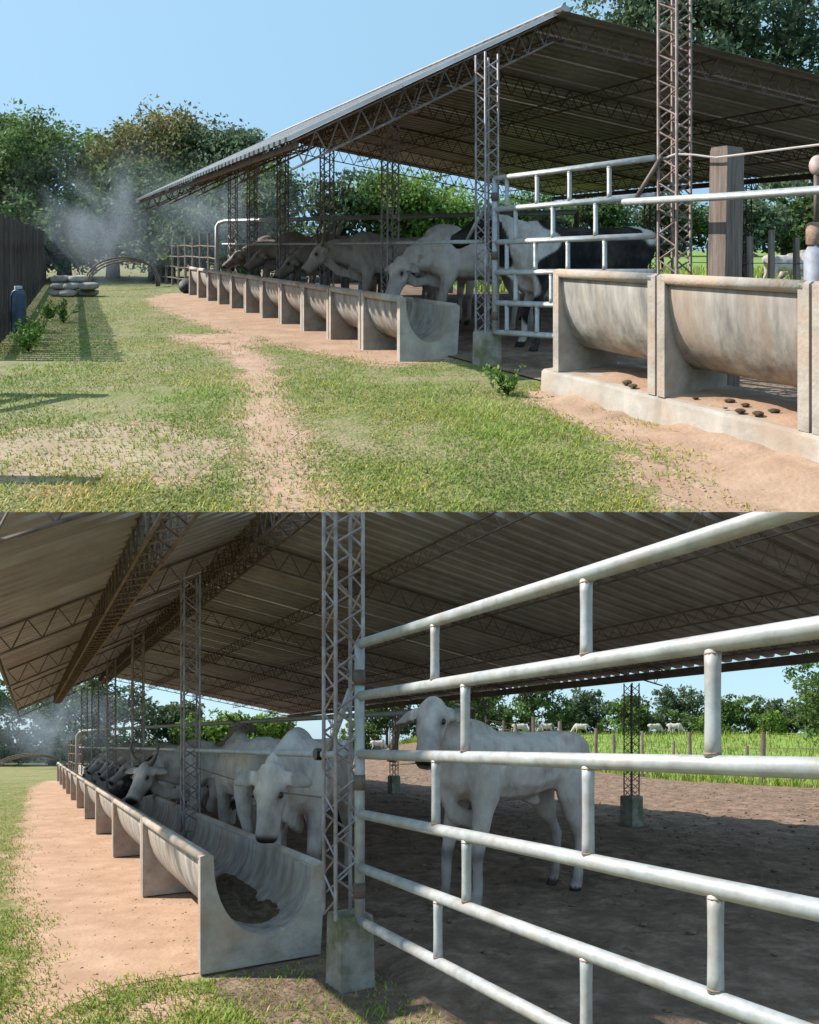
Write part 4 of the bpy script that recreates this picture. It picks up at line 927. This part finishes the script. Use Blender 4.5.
for i in range(16):
    a = -rr.uniform(1.7, 4.4); t = -.36 + rr.uniform(.05, .32); s = rr.uniform(.012, .035); mb = MB()
    mb.ell(UF(a, t, .236 + s * .4), (s * rr.uniform(1, 1.8), 0, 0), (0, s, 0), (0, 0, s * .6), 7, 5)
    tag(mb.build('dung_clod', M_feed()), 'small dark clod lying on the plinth under the large troughs', 'clod', 'clods on the plinth')

# ---- upper gate, rails, posts
gate(UF, .02, .13, 2.02, (2.30, 1.92, 1.52, 1.15, .78, .42), ((.30, .70, 1.10, 1.55), (.42, .90, 1.40), (.30, .68, 1.08, 1.5), (.42, .88, 1.35), (.30, .70, 1.12)), 'grey pipe gate of six rails in front of the black and white cow', rad=.034, t1=.6, wob=.07)
mb = MB(); mb.tube([UF(-1.72, .48, 1.94), UF(-3.0, .48, 1.925), UF(-6, .48, 1.93)], .036, 12); o = mb.build('pipe_rail', M_pipe(), smooth=True); tag(o, 'thick pale pipe rail crossing in front of the mast and the wooden post', 'rail')
mb = MB(); mb.tube([UF(-5.9, .62, -.05), UF(-5.9, .5, 1.93)], .036, 10); mb.build('upright', M_pipe(), o, smooth=True)
mb = MB(); mb.tube([UF(-1.84, .5, 1.94), UF(-2.1, .6, 2.38)], .024, 8); mb.build('brace', M_truss(), o, smooth=True)
mb = MB(); a = 2.63
mb.loft([[UF(-a + sx * .09, .80 + sy * .13, z) + np.array([.02 * z, 0, 0]) for sx, sy in ((-1, -1), (1, -1), (1, 1), (-1, 1))] for z in (-.1, .8, 1.6, 2.38)] + [[UF(-a + sx * .08, .80 + sy * .12, 2.42) + np.array([.045, 0, 0]) for sx, sy in ((-1, -1), (1, -1), (1, 1), (-1, 1))]])
tag(mb.build('wooden_post', M_wood()), 'broad squared wooden post behind the pale rail and the large troughs', 'post')
mb = MB(); mb.tube([UF(-2.05, .66, 2.36), UF(-2.25, .62, 2.39), UF(-2.45, .64, 2.36), UF(-2.66, .66, 2.31), UF(-3.6, .66, 2.31), UF(-6, .68, 2.35)], .011, 6); tag(mb.build('wire', mk('bare_wire', [(.42, .36, .33), (.5, .44, .4), (.55, .5, .46)], 8, .5, 0)), 'pale twisted wire tied from the mast across the wooden post', 'wire')
for i, (z, n) in enumerate(((1.52, 9), )):
    mb = MB(); mb.tube([UF(.13, .05, 1.53), UF(6, .05, 1.5), UF(12.9, .05, 1.5)], .028, 10); tag(mb.build('pipe_rail', M_pipe(), smooth=True), 'thin eye level pipe rail along the back of the short trough row', 'rail')
mb = MB(); mb.tube([UF(13.2, -.05, 0), UF(13.2, -.05, 2.02), UF(13.1, 0, 2.13), UF(12.8, .1, 2.18), UF(5.4, 3.9, 2.16), UF(3.4, 4.9, 2.16)], .055, 10); tag(mb.build('bent_pipe', M_pipe(), smooth=True), 'pale pipe bent down past the short trough row, in front of bright foliage', 'pipe')
mb = MB(); mb.tube([UF(3.4, 4.9, -.05), UF(3.4, 4.9, 2.16)], .05, 8); tag(mb.build('pipe_post', M_truss()), 'steel post under the pale pipe behind the shaded cattle', 'post')
mb = MB(); mb.tube([UF(.5, .06, 1.56), UF(.12, .06, 1.98)], .022, 8); tag(mb.build('brace_pipe', M_pipe(), smooth=True), 'short slanting brace pipe between column and thin rail', 'pipe')
# painted post with rusty hinge at the right
gp = thing('hinge_post', (3.36, 5.38, 0), 'blue grey painted steel post with rusty hinge collar behind the large troughs', 'post')
mb = MB(); mb.tube([(3.36, 5.38, 0), (3.36, 5.38, 1.42), (3.36, 5.38, 1.48)], [.085, .085, .055], 14); mb.build('pipe', M_blue(), gp, smooth=True)
mb = MB(); mb.tube([(3.36, 5.38, 1.485), (3.36, 5.38, 1.50), (3.36, 5.38, 1.66), (3.36, 5.38, 1.68)], [.05, .07, .07, .045], 14); mb.build('hinge_collar', M_rust(), gp, smooth=True)
mb = MB(); mb.tube([(3.37, 5.38, 1.68), (3.37, 5.38, 2.08)], .022, 8); mb.build('hinge_pin', M_truss(), gp, smooth=True)
mb = MB(); mb.ell((3.38, 5.38, 2.15), (.065, 0, 0), (0, .065, 0), (0, 0, .09)); mb.build('knob', mk('faded_pink_paint', [(.36, .25, .22), (.44, .32, .29), (.5, .38, .35)], 9, .6, .1), gp, smooth=True)

# ---- board fence, left
bf = thing('board_fence', (-7, 11, 0), 'tall dark fence of upright weathered boards along the grassy aisle', 'fence')
d0 = np.array([-5.45, 8.4]); d1 = np.array([-14.2, 25.4]); Ld = np.linalg.norm(d1 - d0); ud = (d1 - d0) / Ld; nb = int(Ld / .175)
rr = random.Random(9); protos = []
for i in range(nb):
    p = d0 + ud * (.175 * i)
    if len(protos) < 6:
        h = 1.96 + rr.uniform(-.05, .05); q = rr.uniform(-.012, .012)
        mb = MB(); mb.box((p[0], p[1], h / 2), np.array([ud[0], ud[1], 0]) * .05, np.array([ud[1], -ud[0], 0]) * .012, np.array([q, 0, h / 2])); o = mb.build('board', M_board(), bf, (p[0], p[1], 0)); protos.append((o, p))
    else:
        o, pp = protos[rr.randrange(6)]; s = rr.uniform(-.012, .012); again(o, (p[0] - pp[0] + s, p[1] - pp[1], 0), bf)
for z in (.4, 1.5):
    mb = MB(); c = (d0 + d1) / 2; mb.box((c[0] - .06, c[1] - .03, z), np.array([ud[0], ud[1], 0]) * Ld / 2, np.array([ud[1], -ud[0], 0]) * .03, (0, 0, .05)); mb.build('rail', M_board(), bf)

# ---- small things in the aisle
mb = MB(); mb.tube([(-6.62, 11.0, 0), (-6.62, 11.0, .05), (-6.62, 11.0, .62), (-6.62, 11.0, .70), (-6.62, 11.0, .74)], [.1, .12, .12, .09, .05], 14)
o = mb.build('water_pipe_stand', M_drum(), smooth=True); tag(o, 'dark blue upright container against the board fence', 'container')
mb = MB(); mb.tube([(-6.62, 11.0, .742), (-6.62, 11.0, .79)], .06, 10); mb.build('cap', mk('pale_blue_cap', [(.35, .45, .55), (.42, .52, .6), (.5, .58, .65)], 5, .5, 0), o)
rr = random.Random(12)
for lay in range(3):
    for j in range(3 - lay // 2):
        c = np.array([-10.05 + j * .42 + rr.uniform(-.05, .05) + lay * .05, 18.6 + rr.uniform(-.15, .15), .12 + lay * .2]); mb = MB()
        mb.ell((0, 0, 0), (1, 0, 0), (0, 1, 0), (0, 0, 1), 16, 10); yw = rr.uniform(-.15, .15)
        vv = []
        for v in mb.V:
            q = [math.copysign(abs(k_) ** .55, k_) for k_ in v]; cr = 1 + .07 * noise.noise(Vector((v[0] * 3 + lay * 7, v[1] * 3 + j * 5, v[2] * 3)))
            x_, y_, z_ = q[0] * .26 * cr, q[1] * .2 * cr, q[2] * .10 * cr * (1 - .25 * q[0] ** 4); vv.append((c[0] + x_ * math.cos(yw) - y_ * math.sin(yw), c[1] + x_ * math.sin(yw) + y_ * math.cos(yw), c[2] + z_ - .015))
        mb.V = vv
        lab = {0: 'stuffed pale sack at the bottom of the sack pile by the fence end', 1: 'stuffed pale sack in the middle of the sack pile by the fence end', 2: 'stuffed pale sack on top of the pile by the fence end'}[lay]
        tag(mb.build('sack', M_sack(), smooth=True), lab, 'sack', 'sack pile layer %s' % ('bottom', 'middle', 'top')[lay])
arch('rod_arch', 'arch of bent dark branches standing on the grass in front of the smoky trees', (-10.3, 20.6, 0), (-10.1 + 1.15, 23.0, 0), 1.05)
mb = MB(); mb.ell((-6.75, 19.8, .22), (.28, 0, 0), (0, .26, 0), (0, 0, .24), 14, 8); o = mb.build('rubber_tub', M_rub(), smooth=True); tag(o, 'round black rubber tub beside the far end of the short trough row', 'tub')
hurdle(UF, [(13.3 + .85 * i, .0 - .06 * i) for i in range(9)], 1.55, 'rough pole fence continuing past the short trough row under the eave', 5)
# weeds along the fence
def weed(x, y, h, n, label, seed, leaf=.07):
    r = np.random.default_rng(seed); root = thing('weed', (x, y, 0), label, 'plant', None); C = []
    mb = MB()
    for i in range(n):
        e = np.array([x, y, 0]) + np.array([r.normal(0, h * .35), r.normal(0, h * .35), h * r.uniform(.5, 1.1)]); mb.tube([(x, y, 0), (np.array([x, y, 0]) + e) / 2 + np.array([0, 0, h * .1]), e], [.006, .005, .003], 4)
        for q in np.linspace(.3, 1, 6): C.append(np.array([x, y, 0]) + (e - np.array([x, y, 0])) * q)
    C = np.array(C); V, F, r2 = leafcloud(C, np.full(len(C), leaf), 4, leaf, seed)
    V[:, 2] = np.maximum(V[:, 2], .01)
    me = fastmesh('leaves', Y.tf(V) - Y.tf((x, y, 0))[0], F); setlp(me, V); setcol(me, 'tint', np.repeat(r2.uniform(.8, 1.5, (len(V) // 4, 1)) * np.ones((1, 3)), 4, 0))
    link('leaves', me, M_leaf(1), (x, y, 0), root); mb.build('stem', M_leaf(1), root, (x, y, 0))
for i, (x, y, h, lab) in enumerate(((-5.55, 9.6, .34, 'low broad leafy weed growing at the foot of the near boards'), (-5.95, 10.2, .30, 'small leafy weed beside the broad weed at the board fence'), (-5.3, 9.05, .3, 'spreading weed at the very foot of the first boards'), (-6.6, 12.4, .42, 'dark upright weed a step out from the board fence'), (-7.1, 12.8, .28, 'low weed behind the dark upright weed'))):
    weed(x, y, h, 9, lab, 500 + i)
weed(.97, 6.42, .33, 7, 'upright green weed growing on the lawn before the plinth corner', 520, .06)

# timber frame leaning beside the aisle: only its shadow falls into the view
lf = thing('timber_hurdle', (-6.2, 6, 0), 'rough timber hurdle leaning beside the aisle, throwing a barred shadow on the grass', 'hurdle')
mb = MB(); mb.tube([(-7.2, 6.55, 1.8), (-4.75, 6.5, 1.85)], .085, 7); mb.build('top_rail', M_wood(), lf)
mb = MB(); mb.tube([(-6.6, 4.35, 1.0), (-2.95, 4.15, 1.05)], .075, 7); mb.build('bottom_rail', M_wood(), lf)
for i in range(4):
    x = -4.95 - .42 * i; mb = MB(); mb.tube([(x, 6.5, 1.83), (x - .2, 6.0, 1.7), (x - .42, 5.5, 1.45), (x - .55, 4.9, 1.25)], .07, 7); mb.build('bar', M_wood(), lf)
for (x, y, z) in ((-6.5, 6.55, 1.8), (-6.5, 4.35, 1.0)):
    mb = MB(); mb.tube([(x, y, -.05), (x, y, z)], .05, 7); mb.build('leg', M_wood(), lf)

# ---- cattle, upper yard
cow('feeding_cow', 'large pale cow side on behind the thin rail, face down beside the round trough end', UF(1.9, 1.2, .02), (-.94, -.22), head=(1.02, .12, 1.0), muz=(.35, .25, -.9), scale=1.2, hide='white', seed=31, legs=(.05, -.05, 0, .1))
cow('feeding_cow', 'white horned cow lowering its face into the short trough row', UF(4.6, 1.15, .02), (-.95, -.25), head=(1.15, .05, 1.22), muz=(.62, .12, -.75), scale=1.15, hide='white', seed=32, horns=True, ears=-.2)
cow('feeding_cow', 'grey cow feeding behind the horned cow in the short row', UF(6.9, 1.3, .02), (-.92, -.35), head=(1.05, 0, 1.0), muz=(.7, .1, -.7), scale=1.15, hide='grey', seed=33)
cow('feeding_cow', 'pale grey humped cow standing beyond the grey one in the short row', UF(9.2, 1.4, .02), (-.92, -.35), head=(1.05, 0, 1.05), muz=(.75, .1, -.65), scale=1.2, hide='pale', seed=34, voxel=.03)
cow('feeding_cow', 'dim cow at the far end of the short row', UF(11.4, 1.4, .02), (-.9, -.45), head=(1.1, 0, 1.05), muz=(.75, .1, -.65), scale=1.15, hide='grey', seed=35, voxel=.03)
for i, (a, t, s, hd, lab) in enumerate(((3.3, 2.6, 1.18, 'pale', 'pale cow standing behind the large pale cow, back showing over it'), (5.9, 1.9, 1.15, 'white', 'white cow squeezed between the horned cow and the grey cow'), (8.1, 1.8, 1.15, 'white', 'white cow squeezed in beyond the grey cow of the short row'), (10.3, 1.9, 1.15, 'white', 'whitish cow squeezed in near the far end of the short row'))):
    cow('feeding_cow', lab, UF(a, t, .02), (-.92, -.35), head=(1.05, 0, 1.15), muz=(.7, .15, -.68), scale=s, hide=hd, seed=71 + i, voxel=.03)
cow('spotted_cow', 'black and white spotted cow standing side on behind the pipe gate', (2.35, 9.15, .02), (-1, .06), head=(1.02, .1, 1.5), muz=(.75, .3, -.5), scale=1.22, hide='spotted', seed=40, legs=(0, .12, 0, .1))
for i, (x, y, hd, s, lab) in enumerate(((7.9, 15.6, (-.3, -1), .85, 'pale cow facing forward in the pasture between thin posts'), (11.8, 20.5, (1, .2), .8, 'white cow grazing side on in the pasture'), (13.4, 21.5, (-1, .1), .85, 'grazing white cow half hidden by the painted post'))):
    cow('grazing_cow', lab, (x, y, .03), hd, head=(1.1, 0, .75 if i else 1.5), muz=(.5, 0, -.85), scale=s, voxel=.045, seed=50 + i)
rr = random.Random(8)
for i, (x, y, h) in enumerate(((5.35, 10.2, 1.62), (5.55, 10.0, 1.72), (6.05, 10.15, 1.6), (6.95, 10.5, 1.6), (7.9, 11, 1.6), (4.9, 10.6, 1.5))):
    mb = MB(); mb.tube([(x, y, -.05), (x + rr.uniform(-.02, .02), y, h)], [.055, .048], 7); tag(mb.build('fence_post', M_wood()), 'thin dark fence post standing before the bright pasture behind the wooden post', 'post', 'thin pasture posts')
for z in (.7, 1.2):
    mb = MB(); mb.tube([(4.5, 10.6, z), (5.35, 10.15, z), (6.05, 10.1, z), (6.95, 10.45, z), (8.5, 11.2, z)], .006, 4); tag(mb.build('fence_wire', M_truss()), 'thin wire strung on the dark posts before the bright pasture, %s strand' % ('lower' if z < 1 else 'upper'), 'wire', 'thin pasture wires')

# ---- trees of the upper yard
def bigtree(lab, x, y, h, wd, mi, seed, n=460, leaf=.18, lo=.2, per=74, clump=.75, nb=8):
    r = np.random.default_rng(seed)
    bl = [(r.uniform(-.6, .6) * wd, r.uniform(-.4, .4) * wd, h * r.uniform(.55, .80), wd * r.uniform(.42, .6), wd * .42, h * r.uniform(.18, .24)) for _ in range(nb)] + [(r.uniform(-.85, .85) * wd, r.uniform(-.3, .3) * wd, h * r.uniform(lo, max(lo + .02, .45)), wd * .42, wd * .36, h * .16) for _ in range(nb - 2)]
    tree('shade_tree', lab, x, y, 0, bl, n, per, leaf, M_leaf(mi), seed, clump, .26)
bigtree('dark leafy tree rising behind the near board fence', -16.8, 27.5, 6.9, 3.6, 4, 601)
bigtree('mid green tree in the smoky grove beside the fence tree', -13.0, 28.5, 6.8, 3.2, 0, 611)
bigtree('tall tree with yellowish blossom crown in the smoky grove', -10.2, 27.5, 7.3, 2.6, 2, 621, lo=.5)
bigtree('dark tree under the blossom crown behind the wire arch', -10.4, 26.6, 5.0, 2.8, 4, 631, lo=.25)
bigtree('greyish tree ending the grove beside the roof corner', -7.2, 27.5, 6.4, 2.3, 3, 641)
bigtree('shadowed tree behind the far end of the short trough row', -6.2, 25.8, 5.0, 2.2, 4, 651, n=200)
bigtree('dark undergrowth tree low behind the sack pile', -13.8, 26.0, 3.6, 3.0, 4, 655, n=180, lo=.15)
bigtree('dim low tree between the arch and the pole fence', -8.2, 25.4, 3.4, 2.4, 4, 657, n=170, lo=.15)
bigtree('grey leaved small tree framed by the columns above the cattle', -2.9, 24.5, 4.4, 1.5, 3, 661, n=110, leaf=.2, per=30, clump=.5)
bigtree('bright green tree framed under the roof above the cattle', -.9, 25.5, 4.2, 1.9, 1, 671, n=170, leaf=.2)
bigtree('bright green bushy tree beyond the pale pipe', 1.2, 26.5, 3.9, 1.9, 1, 681, n=170, leaf=.2)
labs_ = ['rounded tree of the hazy far tree line seen over the spotted cow', 'dark dome tree of the hazy far tree line', 'low tree of the hazy far tree line behind the mast', 'tall grey green tree of the far tree line behind the wooden post', 'dense tree of the far tree line right of the wooden post', 'broad tree of the far tree line above the grazing cattle', 'far tree line tree next to the painted post', 'last tree of the far tree line behind the painted post', 'pale far tree past the end of the tree line', 'dim far tree past the end of the tree line']
for i in range(10):
    bigtree(labs_[i], 6.0 + i * 5.4, 74 + (i % 3) * 2, 7.2 + .8 * math.sin(i * 2.1), 4.6, (3, 0, 3, 4, 3, 0, 3, 4, 3, 0)[i], 700 + 7 * i, n=130, leaf=.55, per=36, lo=.12, clump=1.1)
tree('roof_tree', 'large spreading tree rising behind the right slope of the shed roof', 8.6, 17.5, 0, [(-1.5, 0, 7.4, 1.7, 1.5, 1.1), (-2.9, 0, 8.1, 1.3, 1.3, .9), (.3, .3, 6.9, 1.9, 1.6, 1.3), (1.8, 0, 7.7, 1.8, 1.6, 1.3), (-.6, 0, 8.7, 2.0, 1.6, 1.2), (2.2, .4, 5.9, 1.5, 1.4, 1.0), (1.0, -1.5, 3.0, 1.0, .8, .35), (2.4, -1.5, 2.95, .9, .8, .35)], 520, 36, .17, M_leaf(3), 801, .5, .3)
smoke('pale blue smoke drifting across the dark grove behind the arch', (-10.6, 23.4, 2.2), (5.2, 1.7, 3.3), .72, .5, 2)
smoke('thin smoke hanging under the roof corner by the pole fence', (-6.6, 23.6, 2.6), (3.4, 1.3, 2.5), .7, .6, 3)
